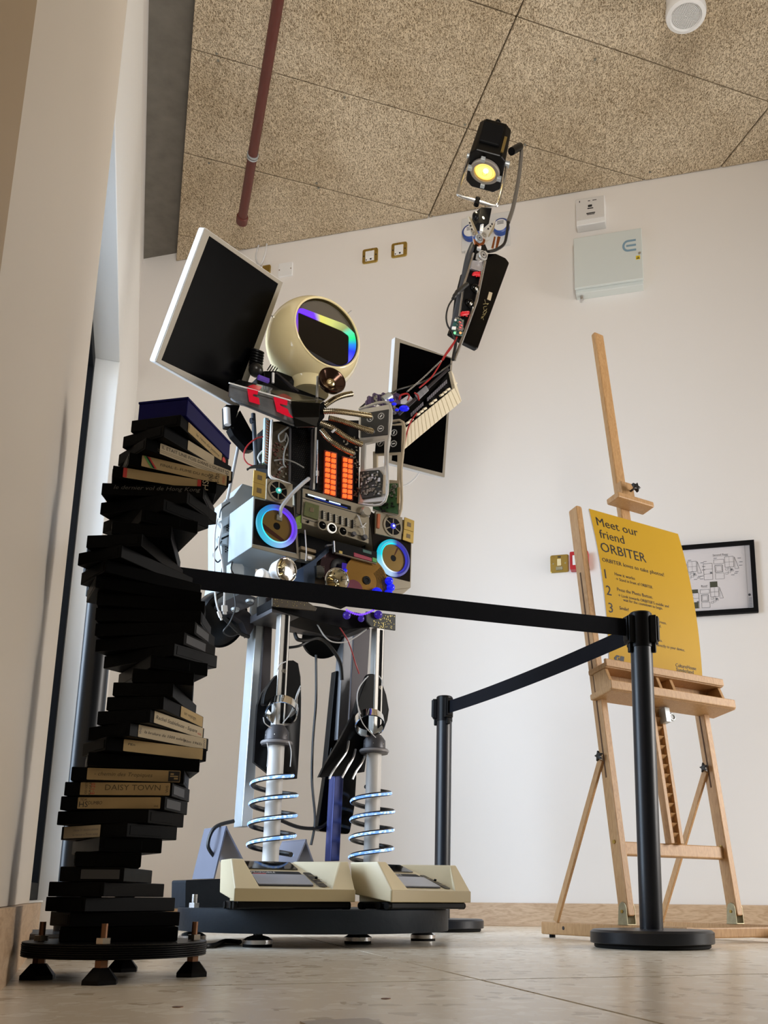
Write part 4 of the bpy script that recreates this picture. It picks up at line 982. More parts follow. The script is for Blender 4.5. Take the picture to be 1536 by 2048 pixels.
# ------------------------------------------------------------------ robot sculpture
RU, RN = V((.790, .613, 0)), V((.613, -.790, 0))
RO = V((-.404, 2.661, 0))
class RFr(Fr):
    pass
RF = Fr(RO, RU, (0, 0, 1)); RF.N = RN           # robot front plane: u to its left hand, z up, n to its front
rob = thing('robot_sculpture', RO, 'tall robot sculpture assembled from old computers, monitors, a boombox and a round television head', 'sculpture')
def zp(ox, oy, k):                                # crop coordinates -> photo pixels
    return lambda x, y: (ox+x/k, oy+y/k)
cA, cB, cC, cD = zp(420, 720, 3.491), zp(420, 920, 3.491), zp(280, 420, 3.2), zp(760, 220, 4.097)
cE, cF, cG, cH = zp(700, 640, 5.908), zp(380, 1180, 3.339), zp(340, 1480, 2.477), zp(580, 1060, 5.908)
cI, cJ, cK = zp(880, 410, 6.606), zp(900, 230, 9.6), zp(400, 920, 5.537)
def P2(f, off, pts, fr=RF): return [fr.at(*f(*p), off) for p in pts]
def slab(name, f, pts, off, d, m, parent=rob, fr=RF, r=0, bevel=.0015, label=None):
    q = P2(f, off, pts, fr)
    if r: q = roundpoly(q, r)
    bm = BM(); prism(bm, q, fr.N*-d); return obj(name, bm, m, parent, label, bevel=bevel)
idp = lambda x, y: (x, y)
def wire(name, f, pts, m, r=.003, parent=rob, fr=RF, seg=6):
    """pts: (x, y, off) in crop pixels and metres off the robot plane"""
    bm = BM(); tube(bm, [fr.at(*f(x, y), o) for x, y, o in pts], r, seg, 6); return obj(name, bm, m, parent, smooth=True)
def rbox(name, u0, u1, n0, n1, z0, z1, m, parent=rob, bevel=.002, label=None):
    bm = BM(); box(bm, RO+RU*(u0+u1)/2+RN*(n0+n1)/2+V((0, 0, (z0+z1)/2)), (u1-u0, n1-n0, z1-z0), (RU, RN, V((0, 0, 1))))
    return obj(name, bm, m, parent, label, bevel=bevel)
UPZ = V((0, 0, 1))
def led_ring(name, c, n, ro, ri, m, parent, seg=56, h=.006):
    bm = BM(); rm = (ro+ri)/2; x, y, z = axes(n)
    lathe(bm, c, n, [(ri, 0), (ri, h), (rm, h*1.3), (ro, h), (ro, 0)], seg); return obj(name, bm, m, parent, smooth=True)

# platform on levelling feet
PZ0, PZ1, PR = .034, .0925, .37
bm = BM(); lathe(bm, RO, UPZ, [(0, PZ0), (PR-.001, PZ0), (PR, PZ0+.002), (PR, PZ1-.002), (PR-.002, PZ1), (0, PZ1)], 96); plat = obj('platform', bm, M['slate'], rob, smooth=True)
for px, py, D in ((515, 1885, 2.44), (873, 1872, 2.83), (716, 1868, 2.62), (362, 1868, 2.72)):
    q = atD(px, py, D); c = V((q.x, q.y, 0)); dv = c-RO
    if dv.length > .33: c = RO+dv.normalized()*.33
    bm = BM(); lathe(bm, c, UPZ, [(0, .0), (.036, .0), (.036, .007), (0, .007)], 28); f_ = obj('levelling_foot', bm, M['rubber'], plat, smooth=True)
    bm = BM(); lathe(bm, c, UPZ, [(0, .007), (.037, .007), (.037, .017), (.026, .024), (.012, .028), (.010, PZ0), (0, PZ0)], 28); obj('foot_plate', bm, M['steel'], plat, smooth=True)
q = atD(388, 1815, 2.62); c = V((q.x, q.y, PZ1))
bm = BM(); cyl(bm, c, c+UPZ*.012, .0145, seg=6); cyl(bm, c+UPZ*.012, c+UPZ*.034, .0075, seg=14); obj('bolt', bm, M['steel'], plat, smooth=True)
# counterweight block at the back left of the platform
slab('counterweight', idp, [(371, 1760), (460, 1757), (460, 1818), (370, 1818)], -.12, .10, M['slate'], r=.006)

# folded metal feet of the monitor stand
def arch(name, pl, apex, pr, off, d, m, th=.004):
    a, b, c = (RF.at(*p, off) for p in (pl, apex, pr)); pts = []
    path = smooth_path([a, a.lerp(b, .55), a.lerp(b, .93), b.lerp(c, .02)+UPZ*.002, b.lerp(c, .10), b.lerp(c, .5), c], 6)
    bm = BM(); rows = []
    for i, p in enumerate(path):
        t_ = (path[min(i+1, len(path)-1)]-path[max(i-1, 0)]).normalized(); nn = t_.cross(RN).normalized()
        rows.append([bm.verts.new(v) for v in (p, p+nn*th, p+nn*th-RN*d, p-RN*d)])
    for A, B in zip(rows, rows[1:]):
        for k in range(4): bm.faces.new((A[k], A[(k+1) % 4], B[(k+1) % 4], B[k]))
    bm.faces.new(rows[0]); bm.faces.new(rows[-1][::-1]); return obj(name, bm, m, rob, smooth=True)
lav = mat('stand_foot', (.24, .255, .33), .35, .45)
arch('stand_foot', (427, 1757), (452, 1651), (508, 1760), -.10, .15, lav)
arch('stand_foot', (588, 1735), (612, 1678), (640, 1760), -.10, .15, lav)

# rear legs of the frame
def taper(name, f, a, b, off, d, m, parent=rob, bevel=.002):
    return slab(name, f, [a[0], a[1], b[1], b[0]], off, d, m, parent, bevel=bevel)
taper('rear_leg', cF, ((455, 40), (515, 45)), ((345, 1580), (415, 1580)), -.135, .055, M['galv'])
taper('rear_leg_bracket', cF, ((508, 50), (556, 50)), ((440, 1150), (520, 1150)), -.13, .03, mat('leg_dark', (.03, .022, .024), .5)).name = 'dark_bracket'  # dark curved bracket beside the left rear leg
taper('rear_leg', cF, ((1030, 250), (1090, 250)), ((985, 1000), (1048, 1000)), -.10, .04, mat('leg_grey', (.22, .225, .24), .4, .4))
taper('rear_leg', cG, ((818, 150), (862, 150)), ((795, 600), (840, 600)), -.06, .035, mat('leg_blue_lit', (.06, .075, .24), .35, .4))  # lower end of the silver post, blue light put into its colour
taper('rear_leg', cF, ((1095, 250), (1205, 255)), ((1060, 900), (1165, 900)), -.14, .04, M['darkm'])
slab('stand_base_plate', cG, [(800, 30), (770, 180), (730, 450), (890, 468), (915, 330), (925, 170), (900, 60)], -.115, .022, M['blackg'], r=.012)
taper('rear_cover', cF, ((975, 540), (1025, 540)), ((905, 1250), (965, 1240)), -.12, .03, M['black'])

# shins: white pipes, collars, knees
def shin(pix_bot, pix_top, knee_c, knee_px, pole_top, sidez, off=.0):
    """vertical pipe standing on a shoe, with the metal thigh pole inside"""
    b = RF.at(*pix_bot, off); base = V((b.x, b.y, 0)); fr = Fr(base, RU, UPZ); fr.N = RN
    z0, z1 = fr.at(*pix_bot).z, fr.at(*pix_top).z
    bm = BM(); cyl(bm, base+UPZ*(z0-.01), base+UPZ*z1, .0225, .0225, 32); shn = obj('shin_pipe', bm, M['tubew'], rob, smooth=True)
    bm = BM(); lathe(bm, base, UPZ, [(.022, z1-.012), (.041, z1-.012), (.044, z1-.004), (.041, z1+.002), (.034, z1+.004), (.033, z1+.028), (.020, z1+.046), (.0, z1+.048)], 32); cl_ = obj('knee_collar', bm, M['greym'], rob, smooth=True)
    ringb = BM(); torus(ringb, base+UPZ*(z1-.004), UPZ, .040, .005, 32, 8); obj('collar_flange', ringb, mat('flange', (.33, .32, .33), .4, .3), cl_, smooth=True)
    for k in range(3):
        a = R(-150+k*60); c = base+V((math.cos(a), math.sin(a), 0))*.030+UPZ*(z1+.016); bm = BM(); ball(bm, c, .004, 8, 6); obj('collar_screw', bm, M['bolt'], cl_, smooth=True)
    zt = fr.at(*pole_top).z
    bm = BM(); box(bm, base+UPZ*((z1+zt)/2), (.030, .030, zt-z1), (RU, RN, UPZ)); pl = obj('thigh_pole', bm, M['alu'], rob, bevel=.003)
    bm = BM(); box(bm, base+RU*.0155+UPZ*((z1+.04+zt)/2), (.004, .020, zt-z1-.06), (RU, RN, UPZ)); box(bm, base+RN*.0155+UPZ*((z1+.04+zt)/2)+RU*.004, (.008, .003, zt-z1-.06), (RU, RN, UPZ)); obj('pole_slot', bm, M['blackm'], pl)
    # chromed ring tilted round the pole
    kc = fr.at(*knee_c, .03); nk = (UPZ*.78-V((.1+sidez*.6, -.62, 0))).normalized()
    bm = BM(); ringband(bm, kc-nk*.015, nk, .0445, .041, .030, 48); obj('chrome_ring', bm, M['chrome'], rob, smooth=True)
    return base, fr, z0, z1
legL = shin((541, 1716), (557, 1484), (564, 1421), 34, (568, 1200), -.10)
legR = shin((742, 1720), (749, 1500), (739, 1446), 31, (757, 1256), .10)
# glowing light hose wound round each shin
def coil(base, z0, z1, turns, r0, r1, ph, cw=1):
    pts = []; n = int(turns*28)
    for i in range(n+1):
        u = i/n; a = ph+cw*2*math.pi*turns*u; r = r0+(r1-r0)*min(1, u*1.0)
        if u > .86: r = r*(1-(u-.86)/.14)+.030*((u-.86)/.14)
        pts.append(base+V((math.cos(a), math.sin(a), 0))*r+UPZ*(z0+(z1-z0)*u))
    bm = BM(); tube(bm, pts, .0072, 8, raw=True); h = obj('light_hose', bm, M['cable'], rob, smooth=True)
    bm = BM(); rows = []
    for i, p in enumerate(pts):
        o = V((p.x-base.x, p.y-base.y, 0)).normalized(); q = p+o*.0068-UPZ*.0005
        rows.append((q+UPZ*.0042+o*-.001, q-UPZ*.0042+o*-.001, q+o*.0012))
    vs = [[bm.verts.new(x) for x in r_] for r_ in rows]
    for A, B in zip(vs, vs[1:]): bm.faces.new((A[0], A[2], B[2], B[0])); bm.faces.new((A[2], A[1], B[1], B[2]))
    obj('led_strip', bm, ledm, h)
ledm, nt, b_, N_, L_ = new_mat('led_strip_beads')
geo = N_.new('ShaderNodeTexCoord'); vo = N_.new('ShaderNodeTexVoronoi'); vo.inputs['Scale'].default_value = 95; L_.new(geo.outputs['Object'], vo.inputs[0])
rp = N_.new('ShaderNodeValToRGB'); rp.color_ramp.elements[0].color = (.75, .90, 1, 1); rp.color_ramp.elements[0].position = .2; rp.color_ramp.elements[1].color = (.10, .32, .95, 1); rp.color_ramp.elements[1].position = .62
L_.new(vo.outputs['Distance'], rp.inputs[0]); L_.new(rp.outputs[0], b_.inputs['Emission Color']); b_.inputs['Emission Strength'].default_value = 1.25; b_.inputs['Base Color'].default_value = (.3, .35, .4, 1)
def zpix(fr, x, y): return fr.at(x, y).z
for (base, fr, z0, z1), ylo, yhi, ph in ((legL, 1708, 1537, .6), (legR, 1722, 1553, .9)):
    coil(base, zpix(fr, 545, ylo), zpix(fr, 550, yhi), 4.25, .060, .060, ph)

# knee shells (curved black plastic)
def shell(name, f, pts, off, d, m, lift=.03, label=None):
    q = P2(f, off, pts); c = sum(q, V())/len(q); bm = BM()
    front = [bm.verts.new(p) for p in q]; back = [bm.verts.new(p-RN*d) for p in q]; n = len(q)
    mid = [bm.verts.new(p.lerp(c, .42)+RN*lift*.85) for p in q]; top = bm.verts.new(c+RN*lift)
    for i in range(n):
        j = (i+1) % n
        bm.faces.new((front[i], front[j], mid[j], mid[i])); bm.faces.new((mid[i], mid[j], top)); bm.faces.new((front[j], front[i], back[i], back[j]))
    bm.faces.new(back[::-1]); return obj(name, bm, m, rob, label, smooth=True)
shell('knee_shell', cF, [(650, 472), (690, 470), (722, 490), (738, 580), (742, 720), (740, 860), (722, 1180), (715, 1260), (640, 1265), (530, 1230), (428, 1150), (445, 860), (452, 770), (480, 690), (540, 610), (600, 540)], -.045, .012, M['black'], .02)
shell('knee_shell', cF, [(1190, 562), (1215, 558), (1245, 566), (1285, 630), (1310, 700), (1328, 800), (1318, 870), (1295, 930), (1230, 1000), (1180, 1100), (1165, 1215), (1010, 1240), (862, 1250), (900, 1170), (1000, 1000), (1080, 850), (1120, 740), (1160, 640)], -.05, .012, M['black'], .02)
slab('knee_pad', cF, [(650, 473), (690, 471), (722, 492), (740, 600), (735, 740), (690, 720), (600, 725), (505, 775), (490, 760), (500, 690), (545, 610), (605, 540)], .012, .02, M['black'], r=.012, bevel=.004)
slab('knee_pad', cF, [(1190, 562), (1215, 558), (1245, 566), (1285, 630), (1310, 710), (1326, 800), (1300, 850), (1240, 805), (1170, 800), (1110, 840), (1115, 760), (1160, 640)], .012, .02, M['black'], r=.012, bevel=.004)
for x, y in ((628, 542), (1270, 652)):
    c = RF.at(*cF(x, y), .014); bm = BM(); cyl(bm, c-RN*.004, c+RN*.003, .0065, seg=14); obj('knee_screw', bm, M['bolt'], rob, smooth=True)
for pts in ([(640, 478, .05), (600, 500, .055), (580, 545, .05)], [(738, 640, .05), (712, 700, .06), (690, 780, .055), (655, 850, .05)], [(735, 660, .05), (715, 720, .06), (705, 780, .055), (620, 890, .045)], [(490, 850, .05), (500, 890, .05), (540, 920, .045)], [(515, 1020, .05), (522, 1080, .05), (515, 1180, .045)], [(660, 1010, .05), (676, 1080, .05), (670, 1180, .045)],
            [(1172, 590, .05), (1120, 680, .055), (1125, 800, .055), (1160, 900, .05), (1240, 985, .045)], [(1190, 575, .05), (1130, 650, .055), (1115, 740, .055), (1140, 830, .055)], [(1260, 572, .05), (1280, 600, .05), (1284, 640, .05)]):
    wire('silver_wire', cF, pts, M['cablew'], .0016)
for pts in ([(1060, 1010, .0), (1045, 1080, .02), (990, 1160, .03), (950, 1220, .03), (930, 1262, .03)], [(1105, 1065, .0), (1090, 1120, .02), (1050, 1190, .03), (1015, 1255, .03)], [(1175, 1090, .0), (1150, 1150, .02), (1110, 1210, .03), (1085, 1265, .03)]):
    wire('ribbon_wire', cF, pts, M['steel'], .0035)

# shoes: two sloping kitchen scales
def shoe(px, py, D, yaw_az, mirror=False):
    q = atD(px, py, D); c = V((q.x, q.y, PZ1)); n = V((math.sin(yaw_az), math.cos(yaw_az), 0)); x = V((-n.y, n.x, 0)); 
    if x.dot(RU) < 0: x = -x
    def p(a, b, z): return c+x*a-n*b+UPZ*z        # a across, b back from the front edge, z up
    Wd, Dp, Hh = .300, .155, .118; Z0 = .018; lip = .030
    ck = .055                                     # cheek width
    grp = thing2 = None
    bm = BM()
    # cheeks: front lip, slanted front, flat top
    def cheek(a0, a1, ai):                       # a0 outer, a1 inner at front, ai inner at top
        o = [p(a0, .0, Z0), p(a0, 0, Z0+lip), p(a0, .052, Hh), p(a0, Dp, Hh), p(a0, Dp-.012, Z0+.02)]
        i = [p(a1, .0, Z0), p(a1, 0, Z0+lip), p(ai, .052, Hh), p(ai, Dp, Hh), p(ai, Dp-.012, Z0+.02)]
        hexa(bm, o, i)
    cheek(-Wd/2, -Wd/2+.062, -Wd/2+.030); body_l = bm; sh_ = obj('scale_shoe', bm, M['scale'], rob, bevel=.003)
    bm = BM()
    o = [p(Wd/2, .0, Z0), p(Wd/2, 0, Z0+lip), p(Wd/2, .052, Hh), p(Wd/2, Dp, Hh), p(Wd/2, Dp-.012, Z0+.02)]
    i = [p(Wd/2-.062, .0, Z0), p(Wd/2-.062, 0, Z0+lip), p(Wd/2-.022, .052, Hh-.001), p(Wd/2-.115, Dp, Hh), p(Wd/2-.115, Dp-.012, Z0+.02)]
    hexa(bm, o, i); obj('scale_cheek', bm, M['scale'], sh_, bevel=.003)
    bm = BM(); hexa(bm, [p(-Wd/2+.058, 0, Z0), p(-Wd/2+.058, 0, Z0+lip-.001), p(-Wd/2+.028, Dp-.004, Hh-.003), p(-Wd/2+.028, Dp-.01, Z0)], [p(Wd/2-.058, 0, Z0), p(Wd/2-.058, 0, Z0+lip-.001), p(Wd/2-.113, Dp-.004, Hh-.003), p(Wd/2-.113, Dp-.01, Z0)]); obj('console', bm, M['scale'], sh_)
    bm = BM(); box(bm, p(0, .001, Z0+lip/2), (Wd+.002, .006, lip), (x, n, UPZ)); obj('front_lip', bm, M['scaled'], sh_, bevel=.002)  # lip darker than the body: shade of the front put into the beige
    bm = BM(); box(bm, p(0, .07, .010), (Wd-.02, .12, .018), (x, n, UPZ)); obj('scale_base', bm, M['black'], sh_, bevel=.004)
    for a, b in ((-Wd/2+.012, .02), (-Wd/2+.012, .05), (-Wd/2+.016, .12), (Wd/2-.014, .02)):
        bm = BM(); cyl(bm, p(a-.009, b, .009), p(a+.009, b, .009), .009, seg=16); obj('caster', bm, M['rubber'], sh_, smooth=True)
    # sloping console frame: s up the slope, a across
    s0, s1 = p(0, 0, Z0+lip), p(0, Dp-.004, Hh-.003); sv = (s1-s0); SL = sv.length; sv.normalize(); nn = x.cross(sv).normalized()
    if nn.z < 0: nn = -nn
    def k(a, s, e=.001): return s0+x*a+sv*(SL*s)+nn*e
    def sp(name, pts, e, d, m, par=sh_, r=.003):
        bm = BM(); prism(bm, roundpoly([k(a, s, e) for a, s in pts], r), nn*d); return obj(name, bm, m, par)
    sp('display_window', [(-.118, .70), (.035, .70), (.026, .98), (-.118, .98)], .0005, .003, M['smoke'], r=.002)
    sp('display_panel', [(-.114, .72), (.033, .72), (.024, .96), (-.114, .96)], .0001, .0006, mat('display_grey', (.20, .185, .165), .5), r=.002)
    pt = sp('plate_border', [(-.095, .09), (.048, .09), (.034, .62), (-.100, .62)], .0006, .0012, M['print'], r=.006)
    sp('touch_plate', [(-.090, .115), (.048, .115), (.040, .48), (-.093, .48)], .0015, .0025, mat('touch_plate', (.42, .43, .47), .35, .3), pt, r=.004)
    bm = BM(); put_text(bm, 'PROMOBILE', lambda u, v: k(-.090+u, .545, .0022)+sv*v, .060, .008); obj('printed_name', bm, M['white'], pt)
    bm = BM(); prism(bm, [k(-.088, .505, .0022), k(-.055, .505, .0022), k(-.055, .525, .0022), k(-.088, .525, .0022)], nn*.0002); obj('red_line', bm, M['redink'], pt)
    bp_ = sp('button_strip', [(.062, .07), (.083, .07), (.062, .60), (.042, .60)], .0006, .0012, mat('button_strip', (.05, .042, .035), .4), r=.006)
    for s in (.20, .33, .46):
        bm = BM(); prism(bm, [k(.050+(.5-s)*.04, s, .002), k(.074+(.5-s)*.04, s, .002), k(.074+(.5-s)*.04, s+.012, .002), k(.050+(.5-s)*.04, s+.012, .002)], nn*.0002); obj('button_gap', bm, M['scaled'], bp_)
    kb = k(.066, .36, .002); bm = BM(); cyl(bm, kb, kb+nn*.005, .0035, seg=12); obj('button_knob', bm, M['black'], bp_, smooth=True)
    return sh_
shoe(592, 1812, 2.32, R(152)); shoe(865, 1812, 2.46, R(131))

# pelvis: chassis, tray, boards, black dishes
slab('chassis_tray', cF, [(545, 150), (660, 165), (880, 215), (1200, 262), (1190, 225), (1060, 215), (640, 120), (545, 100)], .02, .16, M['greym'])
slab('tray_rail', cF, [(560, 215), (1010, 330), (1010, 300), (560, 190)], -.08, .02, M['darkm'])
slab('circuit_strip', cF, [(550, 20), (780, 75), (850, 120), (840, 140), (550, 108)], .06, .006, M['pcbb'])
slab('lower_deck', cF, [(548, 60), (1000, 130), (1225, 170), (1215, 245), (1060, 262), (860, 215), (640, 150), (548, 120)], .025, .10, M['blackm'])
pcr = slab('circuit_board', cH, [(900, 960), (1250, 1000), (1247, 1188), (960, 1145), (905, 1080)], .065, .005, M['pcbd'])
bm = BM(); random.seed(3)
for k in range(60):
    x, y = random.uniform(985, 1235), random.uniform(1010, 1160); c = RF.at(*cH(x, y), .0655); s = random.uniform(.0012, .003); box(bm, c, (s*1.2, .001, s*random.choice((1, 1, 2.2))), (RU, RN, UPZ))
obj('solder_point', bm, mat('solder_gold', (.45, .38, .16), .35, .7), pcr, kind='stuff')
bm = BM()
for k in range(45):
    x, y = random.uniform(560, 780), random.uniform(40, 110); c = RF.at(*cF(x, y), .0605); s = random.uniform(.001, .0022); box(bm, c, (s, .001, s), (RU, RN, UPZ))
obj('solder_dot', bm, mat('solder_gold', (.45, .38, .16), .35, .7), rob, kind='stuff')
def dish(name, px, py, off, r, n, dep, m):
    c = RF.at(px, py, off); n = V(n).normalized()
    bm = BM(); lathe(bm, c, n, [(0, dep*.15), (r*.5, dep*.1), (r*.93, 0), (r, .004), (r*.98, -.010), (r*.80, -dep*.7), (r*.4, -dep), (0, -dep*1.03)], 48); return obj(name, bm, m, rob, smooth=True)
dish('speaker_dome', 447, 1238, -.17, .088, (.80, -.45, -.42), .07, M['black'])
dish('stand_dish', 646, 1278, -.13, .066, (.25, -.75, -.62), .02, M['black'])
slab('dome_bracket', cK, [(330, 1700), (480, 1640), (560, 1700), (600, 1850), (540, 1960), (470, 1790)], -.12, .03, M['darkm'], r=.004)

# boombox: body, speaker boxes, fans, chips
sl = slab('speaker_box', cB, [(303, 252), (602, 318), (622, 690), (290, 607)], .05, .16, M['casew'], r=.002, bevel=.002)
slab('speaker_cloth', cB, [(315, 268), (585, 325), (605, 650), (300, 585)], .0515, .003, M['brown'], sl, r=.002)
tr_ = [P2(cB, .053, q) for q in ([(300, 588), (606, 655), (621, 690), (292, 607)], [(586, 326), (601, 322), (621, 688), (606, 655)])]
bm = BM()
for q in tr_: prism(bm, q, RN*-.006)
obj('cabinet_edge', bm, M['radio'], sl)
sr = slab('speaker_box', cB, [(1155, 372), (1412, 430), (1402, 892), (1285, 905), (1160, 830)], .05, .15, M['radio'], r=.002)
slab('speaker_cloth', cB, [(1112, 350), (1404, 560), (1397, 850), (1160, 790)], .0515, .003, M['brown'], sr, r=.002)
tip = slab('cabinet_foot', cB, [(1275, 865), (1400, 890), (1355, 930), (1320, 945), (1270, 950)], .045, .14, M['radio'], sr)
def pxr(f, x0, y0, x1, y1, off): return (RF.at(*f(x0, y0), off)-RF.at(*f(x1, y1), off)).length/2
def ring_at(f, cx, cy, r, off, stops, parent):
    c = RF.at(*f(cx, cy), off)
    m = rainbow('ring_light_%d' % cx, (RU, UPZ), stops, .85, radial=True, centre=c)
    lr = led_ring('light_ring', c, RN, r, r*.78, m, parent, h=.008)
    mw = rainbow('ring_dots_%d' % cx, (RU, UPZ), [(p, tuple(min(1, q*.55+.35) if q > .3 else q for q in col)) for p, col in stops], 1.5, radial=True, centre=c)
    led_ring('light_dots', c+RN*.001, RN, r*.80, r*.755, mw, lr, h=.009)
    bm = BM(); lathe(bm, c+RN*.002, RN, [(r*.17, 0), (r*.75, 0), (r*.75, .002), (r*.17, .002), (r*.17, 0)], 48); d = obj('speaker_disc', bm, mat('disc_bronze', (.22, .135, .035), .30, .55), parent, smooth=True)
    bm = BM(); cyl(bm, c+RN*.0022, c+RN*.003, r*.16, seg=24); obj('disc_centre', bm, M['black'], d)
    bm = BM(); e = (RU*.92-UPZ*.39).normalized(); f_ = RN.cross(e)
    prism(bm, [c+RN*.0041+e*x*r+f_*(y*r) for x, y in ((-.66, -.30), (.62, -.36), (.52, -.52), (-.50, -.54))] if parent is sl else [c+RN*.0041+e*x*r+f_*(y*r) for x, y in ((-.05, .66), (.04, .66), (.02, .2), (-.03, .2))], RN*.0004); obj('disc_band', bm, mat('disc_stripe', (.07, .022, .012), .3, .5), d)
    return c, d
CY_, VI, BL_, WH = (.0, .42, .62), (.12, .03, .75), (.02, .02, .30), (.55, .85, 1)
# angle 0 = -180deg (robot right, image left) going through below, right, above
c1, d1 = ring_at(cB, 462, 465, .0635, .055, [(0, CY_), (.16, (.05, .55, .8)), (.30, (.30, .55, 1)), (.42, VI), (.58, VI), (.72, (.10, .03, .5)), (.84, (.0, .2, .6)), (1, CY_)], sl)
c2, d2 = ring_at(cB, 1275, 688, .060, .055, [(0, (.0, .6, .8)), (.1, (.4, .8, 1)), (.22, (.5, .7, 1)), (.30, BL_), (.72, BL_), (.78, (.0, .5, .7)), (1, (.0, .6, .8))], sr)
wire('ribbon_cable', cB, [(690, 130, .07), (640, 170, .085), (560, 250, .08), (500, 330, .07), (492, 385, .062), (482, 400, .06)], M['clear'] if 0 else mat('ribbon_grey', (.42, .42, .43), .4), .0055, sl)
bm = BM(); box(bm, RF.at(*cB(482, 405), .060), (.016, .008, .016), (RU, RN, UPZ)); obj('ribbon_plug', bm, M['comp'], sl)
def fan(f, quad, cx, cy, r, off, m_led, parent=rob):
    fp = slab('fan_plate', f, quad, off, .012, M['radio'], parent, r=.002)
    c = RF.at(*f(cx, cy), off)
    bm = BM(); lathe(bm, c+RN*.0006, RN, [(0, 0), (r, 0), (r, .0008), (0, .0008)], 36); obj('fan_opening', bm, M['black'], fp)
    bm = BM(); ringband(bm, c, RN, r*1.22, r, .003, 36); obj('fan_rim', bm, M['radio'], fp, smooth=True)
    for k in range(6):
        a = R(30+60*k); d = RU*math.cos(a)+UPZ*math.sin(a); bm = BM(); bar(bm, c+d*r*.2+RN*.0025, c+d*r*1.05+RN*.0025, .003, .002, RN.cross(d)); obj('fan_spoke', bm, M['radio'], fp)
    for k in range(7):
        a = R(10+360/7*k); d = RU*math.cos(a)+UPZ*math.sin(a); e = RU*math.cos(a+.5)+UPZ*math.sin(a+.5)
        bm = BM(); prism(bm, [c+d*r*.25+RN*.0012, c+d*r*.9+RN*.0012, c+e*r*.9+RN*.0018, c+e*r*.28+RN*.0018], RN*.0004); obj('fan_blade', bm, M['blackm'], fp)
    bm = BM(); lathe(bm, c+RN*.002, RN, [(0, 0), (r*.34, 0), (r*.30, .004), (0, .005)], 20); obj('fan_hub', bm, m_led, fp, smooth=True)
    bm = BM(); ball(bm, c+RN*.006, r*.12, 10, 8); obj('fan_led', bm, M['white'] if 0 else mat('led_white', (1, 1, 1), .2, emit=(.8, .95, 1), es=2.5), fp, smooth=True)
    return fp
fan(cB, [(398, 126), (578, 168), (578, 330), (392, 275)], 476, 216, .027, .058, mat('hub_teal', (.1, .3, .3), .3, emit=(.02, .45, .38), es=.7), sl)
fan(cB, [(1158, 358), (1345, 400), (1338, 556), (1155, 512)], 1275, 463, .029, .058, mat('hub_blue', (.05, .05, .3), .3, emit=(.02, .03, .6), es=.7), sr)
def chip(quad, off, parent):
    ch = slab('gold_chip', cB, quad, off, .004, M['gold'], parent, r=.001)
    q = P2(cB, off+.0008, quad); cc = sum(q, V())/4; bm = BM(); prism(bm, [cc.lerp(p, .36) for p in q], RN*-.001); obj('chip_die', bm, mat('chip_die', (.16, .12, .07), .35, .4), ch)
    return ch
chip([(308, 68), (392, 92), (390, 178), (302, 152)], .060, sl); chip([(302, 154), (390, 180), (386, 272), (296, 246)], .060, sl)
chip([(1360, 398), (1427, 424), (1424, 502), (1354, 480)], .062, sr); chip([(1354, 482), (1424, 504), (1420, 582), (1346, 556)], .062, sr)
slab('orange_bar', cB, [(1172, 372), (1192, 378), (1186, 478), (1168, 472)], .064, .008, mat('orange_bar', (.40, .10, .03), .4), sr)

# centre radio panel
rd = slab('radio_panel', cB, [(650, 196), (1112, 328), (1108, 582), (640, 438)], .060, .10, M['radio'], r=.002)
slab('radio_groove', cB, [(646, 262), (1110, 392), (1110, 398), (646, 268)], .0606, .001, M['print'], rd); slab('radio_groove', cB, [(650, 405), (1108, 545), (1108, 550), (650, 410)], .0606, .001, M['print'], rd)
slab('tuning_window', cB, [(668, 232), (985, 322), (985, 350), (668, 258)], .0612, .0015, M['black'], rd)
slab('tuning_light', cB, [(684, 236), (808, 272), (808, 281), (684, 245)], .062, .001, M['ledbar'], rd); slab('tuning_light', cB, [(832, 283), (912, 306), (912, 314), (832, 291)], .062, .001, M['ledbar'], rd)
slab('tuning_glow', cB, [(730, 262), (960, 332), (960, 340), (730, 270)], .0616, .001, mat('tuning_blue', (.01, .02, .1), .3, emit=(.0, .02, .28), es=.6), rd)
slab('slider_panel', cB, [(765, 348), (1008, 420), (1005, 475), (762, 402)], .0608, .001, mat('radio_pale', (.42, .385, .31), .45, .2), rd)
for k in range(6):
    x = 787+k*42; y = 380+k*13
    slab('slider_knob', cB, [(x-5, y-30), (x+5, y-27), (x+5, y+30), (x-5, y+27)], .066, .006, M['black'], rd, bevel=.0008)
    bm = BM()
    for j in range(4):
        q = RF.at(*cB(x+16, y-18+j*13), .0612); box(bm, q, (.008, .0006, .0008), (RU, RN, UPZ))
    obj('slider_scale', bm, M['print'], rd, kind='stuff')
slab('processor_board', cB, [(668, 288), (764, 318), (756, 418), (655, 385)], .066, .005, mat('pcb_olive', (.075, .085, .02), .45, var=.3, vs=90), rd, r=.001)
slab('processor_die', cB, [(700, 328), (728, 336), (724, 366), (696, 358)], .0675, .002, mat('chip_die', (.16, .12, .07), .35, .4), rd)
def knob(f, x, y, r, h, off, m, parent, cap=None):
    c = RF.at(*f(x, y), off); bm = BM(); lathe(bm, c, RN, [(0, 0), (r, 0), (r, h*.6), (r*.86, h), (0, h)], 28); o = obj('knob', bm, m, parent, smooth=True)
    if cap: bm = BM(); cyl(bm, c+RN*(h+.0001), c+RN*(h+.0014), r*.70, seg=24); obj('knob_cap', bm, cap, o)
    return o
knob(cB, 1078, 366, .0165, .016, .060, mat('knob_silver', (.46, .42, .35), .3, .6), rd)
